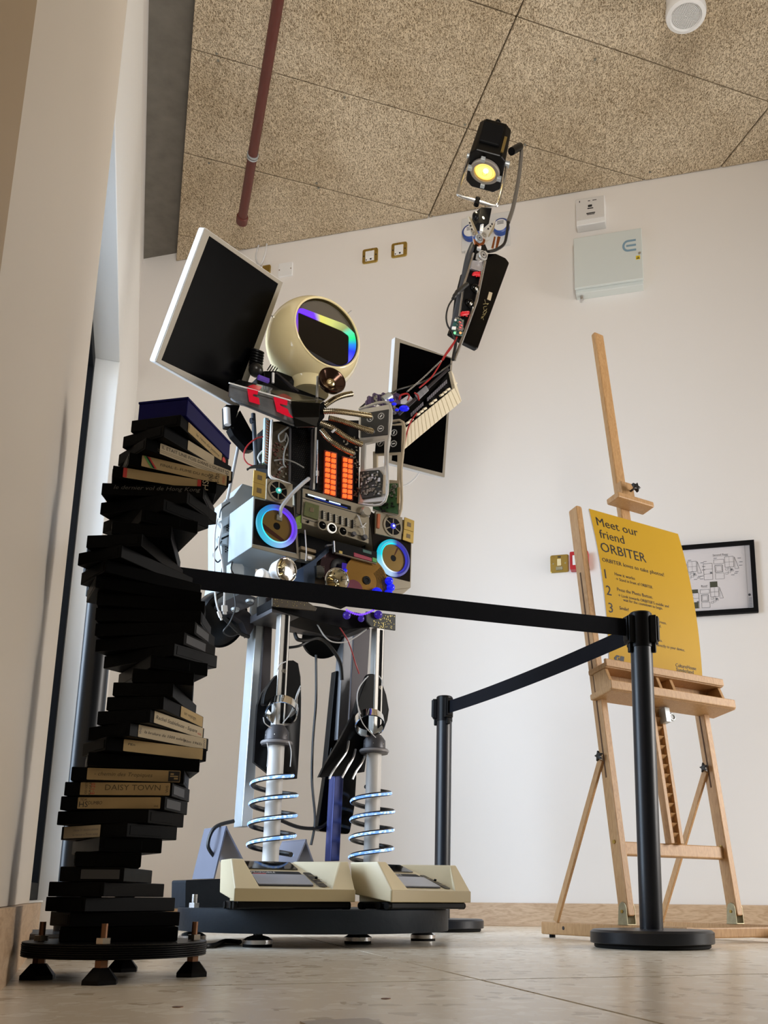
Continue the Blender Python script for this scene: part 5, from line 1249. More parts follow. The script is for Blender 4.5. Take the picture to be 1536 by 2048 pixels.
for k, (x, y) in enumerate(((779, 459), (847, 478), (922, 501))):
    knob(cB, x, y, .0140, .007, .060, M['black'], rd, M['blackg'])
    c = RF.at(*cB(x, y), .062); bm = BM(); ringband(bm, c, RN, .0152, .0122, .006, 32); obj('dial_ring', bm, mat('dial_white', (.8, .8, .78), .3, emit=(1, .95, .85), es=.55) if k == 1 else M['radio'], rd, smooth=True)
    bm = BM(); box(bm, c+RN*.0085+RU*.002+UPZ*.002, (.006, .0005, .002), (RU, RN, UPZ)); obj('dial_print', bm, mat('dial_grey', (.25, .25, .25), .5), rd)
knob(cB, 996, 521, .0075, .012, .060, M['greym'], rd); knob(cB, 1070, 545, .0085, .014, .060, M['greym'], rd); knob(cB, 682, 433, .004, .004, .060, M['black'], rd)
for pts in ([(1030, 385, .062), (1050, 430, .075), (1060, 460, .07), (1085, 470, .064)], [(1040, 390, .062), (1055, 440, .078), (1075, 500, .07), (1070, 540, .066)], [(1090, 440, .063), (1060, 470, .068), (1045, 465, .064)]):
    wire('panel_wire', cB, pts, M['cablew'], .0014, rd)
vg = slab('green_card', cB, [(590, 186), (650, 200), (640, 470), (598, 482)], .055, .006, M['pcbd'], rob)
slab('green_card_end', cB, [(596, 400), (642, 380), (640, 478), (600, 484)], .0565, .003, mat('pcb_bright', (.16, .28, .03), .45, var=.5, vs=140), vg)
slab('card_slot', cB, [(606, 205), (634, 212), (630, 380), (604, 372)], .058, .004, M['pcbb'], vg)
# cavity, deck and disc drives under the radio
slab('deck_cavity', cB, [(628, 470), (1112, 590), (1160, 640), (1160, 900), (980, 1010), (640, 900)], -.01, .06, M['blackm'])
dk = slab('deck_front', cB, [(636, 598), (742, 628), (742, 650), (636, 622)], .050, .03, mat('deck_tan', (.22, .16, .09), .5), rob); slab('deck_front', cB, [(632, 640), (738, 668), (736, 710), (630, 690)], .048, .03, M['radio'], rob)
slab('deck_key', cB, [(682, 666), (712, 674), (712, 694), (682, 688)], .052, .004, M['white'], rob)
wire('red_lead', cB, [(662, 490, .06), (668, 560, .07), (672, 640, .07), (668, 705, .06)], M['cablew'], .002)
hd = slab('drive_case', cB, [(652, 745), (735, 690), (830, 600), (832, 640), (745, 712), (730, 870), (655, 860)], .055, .06, mat('drive_blue', (.05, .075, .13), .3, .5), r=.002)
slab('drive_plate', cB, [(735, 712), (845, 640), (1160, 718), (1160, 900), (730, 872)], .040, .02, mat('drive_tan', (.11, .08, .05), .4, .3))
def disc(cx, cy, r, off, m, hub=.20, grooves=0, f=cB, lab=None):
    c = RF.at(*f(cx, cy), off); bm = BM(); lathe(bm, c, RN, [(0, 0), (r, 0), (r, .0015), (0, .0015)], 56); d = obj('drive_disc', bm, m, rob, lab, smooth=True)
    bm = BM(); lathe(bm, c+RN*.0016, RN, [(0, 0), (r*hub, 0), (r*hub, .003), (r*hub*.5, .003), (r*hub*.4, .0015), (0, .0015)], 28); obj('disc_hub', bm, M['black'], d, smooth=True)
    for k in range(grooves):
        a0, a1 = R(-50), R(48); rr = r*(.50+.06*k); bm = BM()
        tube(bm, [c+RN*.002+(RU*math.cos(a0+(a1-a0)*i/14)+UPZ*math.sin(a0+(a1-a0)*i/14))*rr for i in range(15)], .0009, 4, raw=True); obj('disc_groove', bm, M['pcbb'], d)
    return d, c
disc(905, 762, .066, .052, mat('disc_purple', (.10, .06, .07), .12, .8), .5)
dd, cdisc = disc(1090, 842, .078, .062, M['gdisc'], .17, 8)
disc(1005, 905, .030, .070, mat('disc_pink', (.30, .10, .14), .2, .7), .1)
slab('pin_block', cH, [(312, 420), (360, 410), (405, 450), (412, 520), (370, 575), (320, 560)], .06, .01, M['comp'] if 0 else M['pcbd'])
bm = BM()
for i in range(6):
    for j in range(7):
        c = RF.at(*cH(322+i*16, 432+j*20), .0605); ball(bm, c, .0011, 6, 4)
obj('pin_dot', bm, M['radio'], rob, kind='stuff')
cv_ = slab('expansion_card', cH, [(530, 125), (1030, 255), (1030, 390), (545, 262)], .078, .006, M['black'])
slab('card_edge', cH, [(545, 262), (1030, 392), (1030, 402), (545, 272)], .080, .010, M['radio'], cv_); slab('card_bracket', cH, [(518, 122), (532, 126), (540, 264), (526, 262)], .085, .014, M['steel'], cv_); slab('card_bracket_tab', cH, [(435, 168), (522, 160), (522, 180), (435, 190)], .080, .014, M['greym'], cv_)
slab('card_port', cH, [(755, 262), (970, 330), (970, 372), (755, 312)], .0795, .003, M['pink'], cv_); slab('card_port', cH, [(975, 320), (1028, 336), (1028, 388), (975, 372)], .0795, .003, M['grn'], cv_); slab('card_port', cH, [(582, 240), (622, 250), (622, 285), (582, 275)], .0795, .003, mat('port_yellow', (.5, .36, .08), .5), cv_); slab('card_port', cH, [(862, 225), (965, 255), (965, 290), (862, 262)], .0795, .002, mat('port_teal', (.03, .10, .09), .5), cv_)
# chrome lamps
def headlamp(f, cx, cy, r, off, d, back, m):
    c = RF.at(*f(cx, cy), off); d = V(d).normalized()
    bm = BM(); lathe(bm, c, d, [(0, -back), (r*.45, -back*.92), (r*.8, -back*.6), (r*.98, -back*.1), (r, 0), (r*.97, .004)], 36); o = obj('lamp_shell', bm, m, rob, smooth=True)
    bm = BM(); torus(bm, c+d*.003, d, r*.97, r*.07, 36, 8); obj('lamp_rim', bm, M['chrome'], o, smooth=True)
    bm = BM(); lathe(bm, c, d, [(0, -r*.5), (r*.4, -r*.42), (r*.75, -r*.18), (r*.95, .0)], 32); obj('lamp_reflector', bm, mat('gold_chrome', (.80, .66, .38), .08, 1), o, smooth=True)
    bm = BM(); ball(bm, c-d*r*.25, r*.24, 14, 10); obj('lamp_bulb', bm, M['chrome'], o, smooth=True)
    bm = BM(); lathe(bm, c+d*.002, d, [(0, r*.16), (r*.5, r*.12), (r*.93, 0)], 32); obj('lamp_glass', bm, M['clear'], o, smooth=True)
    return o
headlamp(cB, 530, 768, .036, .075, RN+RU*.25-UPZ*.1, .06, M['white'])
headlamp(cB, 884, 842, .036, .095, RN*1.0-RU*.15-UPZ*.2, .045, M['chrome'])
bm = BM(); c = RF.at(*cK(672, 1275), .055); lathe(bm, c, RN*.4-RU, [(0, .01), (.016, .006), (.02, 0), (.018, -.02), (0, -.022)], 24); obj('small_lamp', bm, M['white'], rob, smooth=True)
for x, y, r in ((1165, 928, .017), (1250, 845, .013), (1262, 890, .013), (1245, 935, .014), (945, 772, .006), (955, 1085, .012), (1055, 1108, .010), (1175, 1080, .013)):
    c = RF.at(*cB(x, y), .072); bm = BM(); ball(bm, c, r, 16, 12); obj('blue_lamp', bm, M['ledb'] if y < 1000 else mat('led_violet_dim', (.03, .015, .12), .15, emit=(.05, .015, .5), es=.35), rob, smooth=True)
bm = BM()
for k in range(14):
    u = k/13; c = RF.at(*cB(955+u*185, 1048+35*math.sin(u*math.pi)*.9), .075); ball(bm, c, .0034, 8, 6)
obj('violet_led', bm, M['ledp'], rob, kind='stuff')
slab('card_light', cB, [(925, 715), (958, 722), (945, 795), (922, 785)], .07, .004, mat('led_violet_dim', (.03, .015, .12), .15, emit=(.05, .015, .5), es=.35))

# computer chassis behind the left speaker, with ports and loose usb leads
ch = slab('computer_case', cK, [(235, 480), (370, 400), (470, 260), (600, 300), (620, 1450), (450, 1500), (195, 1600), (200, 1400), (240, 1180)], -.13, .10, mat('case_grey', (.40, .44, .46), .45, .2))
for q in ([(215, 680), (350, 600), (350, 690), (255, 740)], [(195, 850), (330, 790), (330, 950), (225, 920)]):
    slab('drive_bay', cK, q, -.115, .02, M['galv'], ch)
slab('bay_slot', cK, [(240, 860), (325, 822), (325, 842), (240, 885)], -.113, .003, M['black'], ch)
for k in range(6):
    c = RF.at(*cK(300+(k % 2)*20, 720+k*14), -.1285); bm = BM(); cyl(bm, c, c+RN*.001, .0022, seg=8); obj('vent_hole', bm, M['black'], ch)
for k in range(5):
    c = RF.at(*cK(285+(k % 2)*20, 960+k*14), -.1285); bm = BM(); cyl(bm, c, c+RN*.001, .0022, seg=8); obj('vent_hole', bm, M['black'], ch)
slab('chassis_floor', cK, [(195, 1600), (470, 1470), (620, 1520), (600, 1600), (380, 1700), (200, 1620)], -.11, .06, M['greym'], ch)
slab('port_panel', cK, [(340, 1140), (470, 1150), (490, 1180), (490, 1270), (340, 1250)], -.06, .03, M['galv'], ch)
for x, y in ((390, 1650), (550, 1560)):
    c = RF.at(*cK(x, y), -.09); bm = BM(); lathe(bm, c, -UPZ+RN*.2, [(0, .004), (.010, .006), (.013, 0), (0, 0)], 20); obj('case_foot', bm, M['galv'], ch, smooth=True)
for pts in ([(195, 650, -.06), (165, 800, -.05), (158, 1100, -.04), (165, 1450, -.04), (185, 1600, -.04), (215, 1690, -.04)], [(210, 690, -.06), (245, 740, -.05), (210, 940, -.05), (245, 1120, -.05), (270, 1400, -.04), (268, 1620, -.04)]):
    wire('white_usb_lead', cK, pts, M['cablew'], .0028)
for a, b in (((205, 1675), (240, 1775)), ((270, 1610), (275, 1710))):
    bm = BM(); p, q = RF.at(*cK(*a), -.038), RF.at(*cK(*b), -.038); bar(bm, p, p.lerp(q, .68), .016 if a[0] > 250 else .009, .007, RU); bar(bm, p.lerp(q, .66), q, .011 if a[0] > 250 else .006, .004, RU); obj('usb_plug', bm, M['white'], rob, bevel=.001)
for pts in ([(215, 640, -.1), (240, 540, -.09), (330, 470, -.09)], [(240, 900, -.1), (150, 1040, -.08), (190, 1130, -.08), (235, 1100, -.1)], [(378, 1480, -.05), (390, 1640, -.04), (330, 1800, -.05), (260, 1900, -.06), (330, 1950, -.08), (430, 1920, -.1)], [(360, 1130, -.055), (345, 1200, -.04), (370, 1260, -.05)]):
    wire('thin_lead', cK, pts, M['cable'], .0022)
# ------------------------------------------------------------------ torso
cA2 = zp(520, 760, 8.533)
core = slab('torso_core', cA, [(430, 430), (600, 420), (1040, 420), (1040, 1000), (560, 860), (420, 800)], -.01, .10, M['blackm'])
# left open laptop half: white rim, brown board, ribbon leads
lf = slab('board_tray', cA, [(428, 425), (566, 470), (560, 860), (470, 838), (414, 790)], .030, .012, M['pcbb'], r=.004)
bm = BM(); tube(bm, [RF.at(*cA(x, y), .034) for x, y in ((432, 420), (428, 480), (420, 640), (414, 780), (424, 815), (450, 830), (520, 855), (560, 870))], .0042, 8); obj('tray_rim', bm, M['white'], lf, smooth=True)
random.seed(11)
def clutter(name, f, x0, x1, y0, y1, off, n, m, parent, smin=.002, smax=.007, dz=.004):
    bm = BM()
    for k in range(n):
        c = RF.at(*f(random.uniform(x0, x1), random.uniform(y0, y1)), off); box(bm, c+RN*dz/2, (random.uniform(smin, smax), dz*random.uniform(.5, 1), random.uniform(smin, smax)), (RU, RN, UPZ))
    return obj(name, bm, m, parent, kind='stuff')
clutter('board_component', cA, 440, 550, 580, 820, .030, 34, mat('comp_red', (.10, .03, .02), .5, var=.4), lf)
clutter('board_chip', cA, 440, 550, 560, 820, .030, 14, M['comp'], lf)
for pts in ([(545, 470, .045), (500, 505, .05), (480, 530, .05), (490, 570, .048), (520, 555, .05), (530, 520, .05)], [(530, 510, .05), (545, 560, .05), (520, 640, .05), (515, 720, .048), (530, 750, .045)], [(450, 702, .04), (520, 695, .045), (590, 715, .05), (655, 752, .05)], [(480, 770, .04), (500, 750, .045), (525, 745, .04)]):
    wire('ribbon_lead', cA, pts, mat('lead_grey', (.20, .195, .18), .5), .0024, lf)
# coil strip and pale rail at its left
bm = BM(); bar(bm, RF.at(*cA(392, 410), .01), RF.at(*cA(382, 720), .01), .012, .012, RU); pr_ = obj('pale_rail', bm, mat('pale_teal', (.55, .68, .70), .4), rob)
for k in range(16):
    c = RF.at(*cA(406-k*.8, 425+k*19), .014); bm = BM(); torus(bm, c, RN+UPZ*.5, .0055, .0022, 12, 6); obj('copper_coil', bm, M['copper'], pr_, smooth=True)
slab('green_board', cA, [(365, 640), (398, 620), (392, 730), (368, 730)], .005, .004, mat('pcb_bright', (.16, .28, .03), .45, var=.5, vs=140), rob)
# pin column
pcol = slab('pin_panel', cA, [(566, 440), (722, 470), (715, 880), (640, 870), (560, 840)], .026, .02, M['black'])
bm = BM()
for i in range(9):
    for j in range(26):
        x = 578+i*15+(j % 2)*6; y = 470+j*14.5+i*2.5
        c = RF.at(*cA(x, y), .0265); box(bm, c, (.0013, .003, .0016), (RU, RN, UPZ))
obj('pin', bm, mat('pin_grey', (.10, .10, .10), .3, .7), pcol, kind='stuff')
for (x0, y0), (x1, y1), w_, m_ in (((737, 470), (722, 905), .0065, M['alu']), ((560, 480), (555, 850), .005, M['greym']), ((712, 450), (704, 900), .006, M['darkm']), ((441, 90), (440, 160), .006, M['white']), ((752, 110), (747, 270), .0055, M['alu'])):
    bm = BM(); bar(bm, RF.at(*cA(x0, y0), .036), RF.at(*cA(x1, y1), .036), w_, .006, RU); obj('frame_rail', bm, m_, rob)
bm = BM(); q0, q1 = RF.at(*cA(752, 560), .045), RF.at(*cA(748, 860), .045); cyl(bm, q0, q1, .0022, seg=8); cyl(bm, q0.lerp(q1, .72), q0.lerp(q1, .84), .005, seg=10); obj('probe_rod', bm, M['steel'], rob, smooth=True)
# orange key blocks
kb_ = slab('keypad_panel', cA, [(752, 480), (1045, 545), (1035, 1005), (745, 905)], .034, .02, M['black'])
clutter('panel_part', cA, 930, 1040, 540, 760, .034, 40, M['comp'], kb_)
clutter('panel_part', cA, 1000, 1042, 700, 960, .034, 22, mat('comp_brown', (.12, .05, .03), .5), kb_)
for (tl, tr, br, bl), cols in ((((806, 630), (886, 650), (880, 950), (800, 928)), 2), (((930, 672), (1000, 690), (996, 975), (924, 962)), 2)):
    slab('keypad_base', cA, [(tl[0]-4, tl[1]-4), (tr[0]+3, tr[1]-2), (br[0]+3, br[1]+4), (bl[0]-4, bl[1]+4)], .040, .008, mat('keypad_base', (.10, .02, .006), .5, emit=(1, .05, .0), es=.05), kb_)
    for i in range(cols):
        for j in range(8):
            def q(u, v):
                a = (tl[0]+(tr[0]-tl[0])*u, tl[1]+(tr[1]-tl[1])*u); b = (bl[0]+(br[0]-bl[0])*u, bl[1]+(br[1]-bl[1])*u); return (a[0]+(b[0]-a[0])*v, a[1]+(b[1]-a[1])*v)
            g, h = .085, .020
            slab('orange_key', cA, [q(i/cols+g, j/8+h), q((i+1)/cols-g*.6, j/8+h), q((i+1)/cols-g*.6, (j+1)/8-h), q(i/cols+g, (j+1)/8-h)], .047, .007, M['orange'], kb_, bevel=.0012)
# two open frames at the robot's left side of the chest
DF = Fr(RF.at(*cA(1140, 650), .055), V((.958, -.287, 0)), UPZ)        # door plane turned towards the window
DF.N = V((-.287, -.958, 0))
def door(f, outer, win, off, m, name, dials, dial_c, board, dpt=.012):
    fo = P2(f, off, outer, DF); dv = slab(name, f, [outer[0], outer[1], (outer[1][0]-3, win[1][1]-18), (outer[0][0]+3, win[0][1]-18)], off, dpt, m, rob, DF, r=.003)
    o4 = [(outer[0][0], win[0][1]-18), (outer[1][0], win[1][1]-18), outer[2], outer[3]]
    # frame with the window opening: outer loop / inner loop
    oo = P2(f, off, [(win[0][0]-28, win[0][1]-22), (outer[1][0], win[1][1]-22), (outer[2][0], win[2][1]+20), (win[3][0]-28, win[3][1]+20)], DF); ii = P2(f, off, win, DF)
    bm = BM(); frame_ring(bm, oo, ii, DF.N*-dpt); obj('window_frame', bm, m, dv, bevel=.001)
    slab('lower_plate', f, [(win[3][0]-28, win[3][1]+18), (outer[2][0], win[2][1]+18), outer[2], outer[3]], off, dpt, m, dv, DF, r=.003)
    ed = BM(); tube(ed, [DF.at(*f(x, y), off) for x, y in (outer[0], outer[1], ((outer[1][0]+outer[2][0])/2, (outer[1][1]+outer[2][1])/2), outer[2], outer[3])], .0042, 8, 5); obj('rounded_edge', ed, m, dv, smooth=True)
    dp = slab('dial_plate', f, dials, off+.003, .004, mat('dial_plate', (.035, .036, .036), .45) if off > 0 else M['black'], dv, DF)
    for x, y, a in dial_c:
        c = DF.at(*f(x, y), off+.0034)
        bm = BM(); ringband(bm, c, DF.N, .0105, .0085, .0012, 24); obj('dial_ring', bm, mat('dial_white2', (.62, .62, .60), .4), dp)
        bm = BM()
        for k in range(14):
            t_ = 2*math.pi*k/14; box(bm, c+(DF.U*math.cos(t_)+UPZ*math.sin(t_))*.0118+DF.N*.0008, (.0011, .0011, .0008))
        obj('dial_tick', bm, mat('dial_white2', (.62, .62, .60), .4), dp, kind='stuff')
        bm = BM(); d = DF.U*math.cos(a)+UPZ*math.sin(a); bar(bm, c-d*.005+DF.N*.001, c+d*.005+DF.N*.001, .004, .0012, DF.N.cross(d)); obj('dial_pointer', bm, M['white'], dp)
    return dv
d1 = door(cA, [(1040, 345), (1256, 308), (1222, 985), (1030, 1000)], [(1082, 582), (1218, 552), (1214, 742), (1078, 765)], .012, M['alu'], 'open_frame_front', [(1052, 375), (1248, 342), (1240, 520), (1052, 540)], [(1118, 410, 2.2), (1195, 392, .9), (1112, 492, .3), (1192, 480, 0)], None)
bd_ = slab('circuit_block', cA, [(1045, 778), (1180, 765), (1205, 800), (1190, 945), (1060, 968), (1040, 900)], .020, .006, M['pcbd'], d1, DF)
random.seed(5)
def dclutter(f, x0, x1, y0, y1, off, n, m, parent):
    bm = BM()
    for k in range(n):
        c = DF.at(*f(random.uniform(x0, x1), random.uniform(y0, y1)), off); box(bm, c+DF.N*.002, (random.uniform(.002, .008), .004, random.uniform(.002, .008)), (DF.U, DF.N, UPZ))
    obj('board_component', bm, m, parent, kind='stuff')
dclutter(cA, 1055, 1190, 785, 945, .020, 60, M['comp'], bd_); dclutter(cA, 1060, 1185, 785, 940, .021, 14, mat('chip_white', (.5, .52, .54), .4), bd_)
bm = BM(); bar(bm, DF.at(*cA(1217, 805), .018), DF.at(*cA(1214, 935), .018), .006, .003, DF.U); obj('label_strip', bm, M['paperw'], d1)
gx = lambda n_: n_
d2 = door(cA, [(1165, 470), (1350, 435), (1322, 1085), (1140, 1045)], [(1165, 660), (1308, 652), (1305, 840), (1165, 830)], -.05, mat('frame_beige', (.50, .42, .30), .4, .3), 'open_frame_rear', [(1165, 460), (1338, 455), (1332, 640), (1150, 650)], [(1285, 508, 1.3), (1190, 582, .8), (1282, 585, .1), (1200, 500, .5)], None)
slab('green_board', cA, [(1140, 860), (1310, 860), (1312, 1075), (1135, 1040)], -.045, .004, M['pcb'], d2, DF)
dclutter(cA, 1240, 1305, 870, 960, -.042, 26, M['comp'], d2); dclutter(cA, 1150, 1300, 990, 1060, -.042, 22, M['pcbd'], d2)
bm = BM(); bar(bm, DF.at(*cA(1318, 890), -.038), DF.at(*cA(1314, 1000), -.038), .008, .003, DF.U); obj('label_strip', bm, M['paper'], d2)
wire('grey_lead', cA, [(1335, 885, -.05), (1380, 870, -.06), (1430, 830, -.08), (1458, 792, -.1)], M['cablew'], .0035)

# gooseneck tubes fanning out of a hub
hb = slab('tube_hub', cA, [(742, 300), (800, 290), (800, 400), (768, 440), (742, 460), (728, 400)], .075, .05, M['black'], r=.004)
def goose(pts, r=.0088):
    P = smooth_path([RF.at(*cA(x, y), o) for x, y, o in pts], 16); L = [0]
    for a, b in zip(P, P[1:]): L.append(L[-1]+(b-a).length)
    n = int(L[-1]/.0011); q = []; rr = []
    for i in range(n+1):
        s = L[-1]*i/n; k = max(j for j in range(len(L)) if L[j] <= s+1e-9); k = min(k, len(P)-2); t_ = (s-L[k])/max(1e-9, L[k+1]-L[k]); q.append(P[k].lerp(P[k+1], t_)); rr.append(r*(1 if (i % 5) in (0, 1, 2) else .74))
    bm = BM(); tube(bm, q, rr, 10, raw=True); o = obj('gooseneck_tube', bm, M['hose'], rob, smooth=True)
    bm = BM(); cyl(bm, P[-1], P[-1]+(P[-1]-P[-3]).normalized()*.004, r*.8, r*.5, 14); obj('tube_tip', bm, M['greym'], o, smooth=True)
goose([(800, 320, .07), (870, 272, .085), (930, 248, .09), (990, 236, .09)])
goose([(790, 360, .08), (880, 358, .095), (1000, 372, .10), (1122, 392, .10)])
goose([(830, 405, .075), (930, 430, .085), (1040, 470, .09), (1140, 500, .095)])
goose([(772, 440, .085), (860, 478, .10), (960, 545, .10), (1058, 590, .10)])
goose([(778, 490, .075), (840, 560, .09), (920, 615, .095), (1005, 652, .095)])
bm = BM(); c = RF.at(*cA(866, 486), .098); ringband(bm, c-RU*.003, RU-UPZ*.6, .0098, .007, .006, 20); obj('tube_collar', bm, M['white'], rob, smooth=True)

# hand vacuum as a shoulder: clear nose with red arrows, black end
vz = lambda x, y, o: RF.at(*cA(x, y), o)
bm = BM()
ringL = [vz(130, 162, .115), vz(118, 250, .115), vz(150, 285, .110), vz(190, 310, .06), vz(205, 290, .00), vz(200, 170, .00), vz(205, 137, .05)]
ringR = [vz(560, 285, .115), vz(575, 400, .115), vz(590, 472, .110), vz(720, 470, .06), vz(740, 430, .00), vz(760, 320, .00), vz(780, 280, .05)]
hexa(bm, ringL, ringR); vac = obj('vacuum_nose', bm, M['clear'], rob, bevel=.006, label='clear plastic vacuum nose with red arrows')
bm = BM(); hexa(bm, [p.lerp(sum(ringL, V())/7, .22) for p in ringL], [p.lerp(sum(ringR, V())/7, .22) for p in ringR]); obj('nose_core', bm, mat('core_grey', (.42, .42, .43), .5, var=.75, vs=22), vac)
bm = BM(); cr = sum(ringR, V())/7
ringE = [vz(770, 300, .11), vz(765, 400, .11), vz(745, 470, .09), vz(745, 470, .06), vz(770, 430, .00), vz(795, 310, .00), vz(800, 280, .05)]
hexa(bm, [p+RU*.001 for p in ringR], ringE); obj('vacuum_body', bm, M['blackg'], vac, bevel=.004)
bm = BM(); hexa(bm, [vz(196, 137, .04), vz(205, 137, .0), vz(200, 168, .0), vz(160, 160, .09)], [vz(770, 272, .04), vz(790, 280, .0), vz(770, 330, .0), vz(600, 285, .09)]); obj('top_cover', bm, mat('smoke_grey', (.035, .035, .037), .3), vac, bevel=.003)
def vp(x, y): 
    u = (x-120)/(580-120); t_ = (y-(165+u*122))/(115+u*55)
    a = ringL[0].lerp(ringR[0], u); b = ringL[1].lerp(ringR[1], u); return a.lerp(b, t_)+RN*.0035
for pts in ([(250, 205), (330, 222), (326, 258), (295, 255), (292, 275), (335, 290), (342, 355), (268, 330)], [(445, 268), (552, 292), (545, 345), (490, 332), (490, 350), (548, 382), (552, 420), (580, 470), (545, 460), (462, 412)]):
    q = [vp(*p) for p in pts]; bm = BM(); prism(bm, q, RN*.0012); obj('red_arrow', bm, M['redp'], vac)
for pts in ([(250, 195, .100), (300, 178, .07), (362, 192, .07), (345, 218, .105)], [(450, 260, .100), (510, 240, .07), (582, 265, .07), (552, 290, .105)]):
    q = [vz(*p)+UPZ*.002 for p in pts]; bm = BM(); prism(bm, q, UPZ*.0012); obj('red_arrow', bm, M['redp'], vac)
bm = BM(); tube(bm, [ringL[0]+RN*.002, ringR[0]+RN*.002], .0022, 6, raw=True); obj('nose_highlight', bm, M['white'], vac)  # white strip added as the highlight along the clear top edge

# neck and small speaker cone
slab('neck_box', cC, [(790, 1030), (880, 1030), (1140, 1130), (1200, 1200), (1160, 1240), (980, 1195), (800, 1090)], -.01, .10, M['black'], r=.003)
bm = BM(); bar(bm, RF.at(*cC(870, 1045), .01), RF.at(*cC(1010, 1165), .01), .010, .006, RN); obj('neck_rail', bm, M['darkm'], rob)
for k in range(4):
    bm = BM(); q = RF.at(*cC(815+k*14, 1025+k*7), .0); cyl(bm, q, RF.at(*cC(838+k*14, 990+k*7), .0), .0018, seg=6); obj('neck_pin', bm, M['black'], rob)
for k in range(7):
    c = RF.at(*cC(752-k*2, 905+k*17), -.03); bm = BM(); torus(bm, c, UPZ+RN*.5, .017, .0045, 20, 6); obj('bellows_ring', bm, M['black'], rob, smooth=True)
bm = BM(); c = RF.at(*cC(742, 1025), -.02); ball(bm, c, .022, 16, 12); obj('bellows_ball', bm, mat('wrapped_black', (.03, .028, .026), .3, .4, var=.8, vs=60), rob, smooth=True)
bm = BM(); c = RF.at(*cC(790, 1082), .0); box(bm, c, (.035, .01, .012), (RU, RN, UPZ)); obj('violet_module', bm, mat('violet_mod', (.12, .07, .25), .3, emit=(.1, .03, .5), es=.3), rob)
c = RF.at(*cC(1228, 1092), .125); n = (RN-RU*.15+UPZ*.15).normalized()
cone = BM(); lathe(cone, c, n, [(0, -.018), (.014, -.016), (.036, .004), (.042, .006), (.043, .000), (.036, -.018), (.016, -.035), (0, -.036)], 40); cn = obj('speaker_cone', cone, mat('cone_brown', (.06, .03, .02), .12, .8), rob, smooth=True)
bm = BM(); lathe(bm, c-n*.010, n, [(.0, .010), (.008, .009), (.014, .004), (.0165, -.002), (.0165, -.008), (0, -.008)], 28); obj('cone_dome', bm, mat('gold_chrome2', (.75, .62, .36), .18, 1, bump=.6, bs=300), cn, smooth=True)
bm = BM(); bar(bm, RF.at(*cC(1138, 1065), .09), RF.at(*cC(1132, 1200), .09), .006, .006, RU); obj('cone_bracket', bm, M['alu'], rob)

# ------------------------------------------------------------------ head: round television
HR = .1475
hz = atD(626, 692, 2.655); HC = hz
PD = .62*HR
def sphere_part(name, keep_lo, keep_hi, m, r=HR, th=.006):
    """zone of the sphere between two planes along the facing direction"""
    a0, a1 = math.acos(max(-1, min(1, keep_hi/r))), math.acos(max(-1, min(1, keep_lo/r))); n = 26
    out = [(math.sin(a0+(a1-a0)*i/n)*r, math.cos(a0+(a1-a0)*i/n)*r) for i in range(n+1)]
    inn = [(max(0, x-th) if True else 0, h) for x, h in out[::-1]]
    bm = BM(); lathe(bm, HC, RN, out+inn+[out[0]], 64); return obj(name, bm, m, rob, smooth=True)
head = sphere_part('head_shell', -.055, PD, M['cream'])
bk = BM(); a1 = math.acos(-.058/HR); lathe(bk, HC, RN, [(math.sin(a1+(math.pi-a1)*i/18)*(HR-.0015), math.cos(a1+(math.pi-a1)*i/18)*(HR-.0015)) for i in range(19)], 64); obj('head_back', bk, M['cream2'], head, smooth=True)
vr = math.sqrt(HR*HR-PD*PD)
HFr = Fr(HC, RU, UPZ); HFr.N = RN
bm = BM(); lathe(bm, HC+RN*(PD-.012), RN, [(0, .002), (vr*.6, .002), (vr-.008, .0), (vr-.005, -.004), (0, -.004)], 64); vs_ = obj('visor', bm, M['visor'], head, smooth=True)
# rim lip
bm = BM(); torus(bm, HC+RN*PD, RN, vr-.0035, .0036, 72, 8); obj('visor_rim', bm, M['cream'], head, smooth=True)
scr = [(1008, 655), (1335, 795), (1330, 1010), (1008, 845)]
so = PD-.009
def clipdisc(pts):
    out = []
    for p in pts:
        d = p-(HC+RN*so); d -= RN*d.dot(RN)
        if d.length > vr-.010: d = d.normalized()*(vr-.010)
        out.append(HC+RN*so+d)
    return out
oq = [HFr.at(*cC(*p), so) for p in [(982, 612), (1310, 735), (1392, 815), (1378, 1050), (1180, 980), (985, 880)]]
iq = [HFr.at(*cC(*p), so) for p in [(1008, 655), (1290, 775), (1335, 808), (1330, 1030), (1180, 960), (1010, 860)]]
def dens(pts, n=8):
    return [pts[i].lerp(pts[(i+1) % len(pts)], k/n) for i in range(len(pts)) for k in range(n)]
od, idn = clipdisc(dens(roundpoly(oq, .012, 2))), clipdisc(dens(roundpoly(iq, .006, 2)))
bm = BM(); frame_ring(bm, od, idn, RN*.004)
e1 = HFr.at(*cC(985, 700), so); e2 = HFr.at(*cC(1385, 900), so); dirv = (e2-e1).normalized()
dirc = (RU*.9-UPZ*.42).normalized(); o0 = e1.dot(dirc); o1 = e2.dot(dirc)
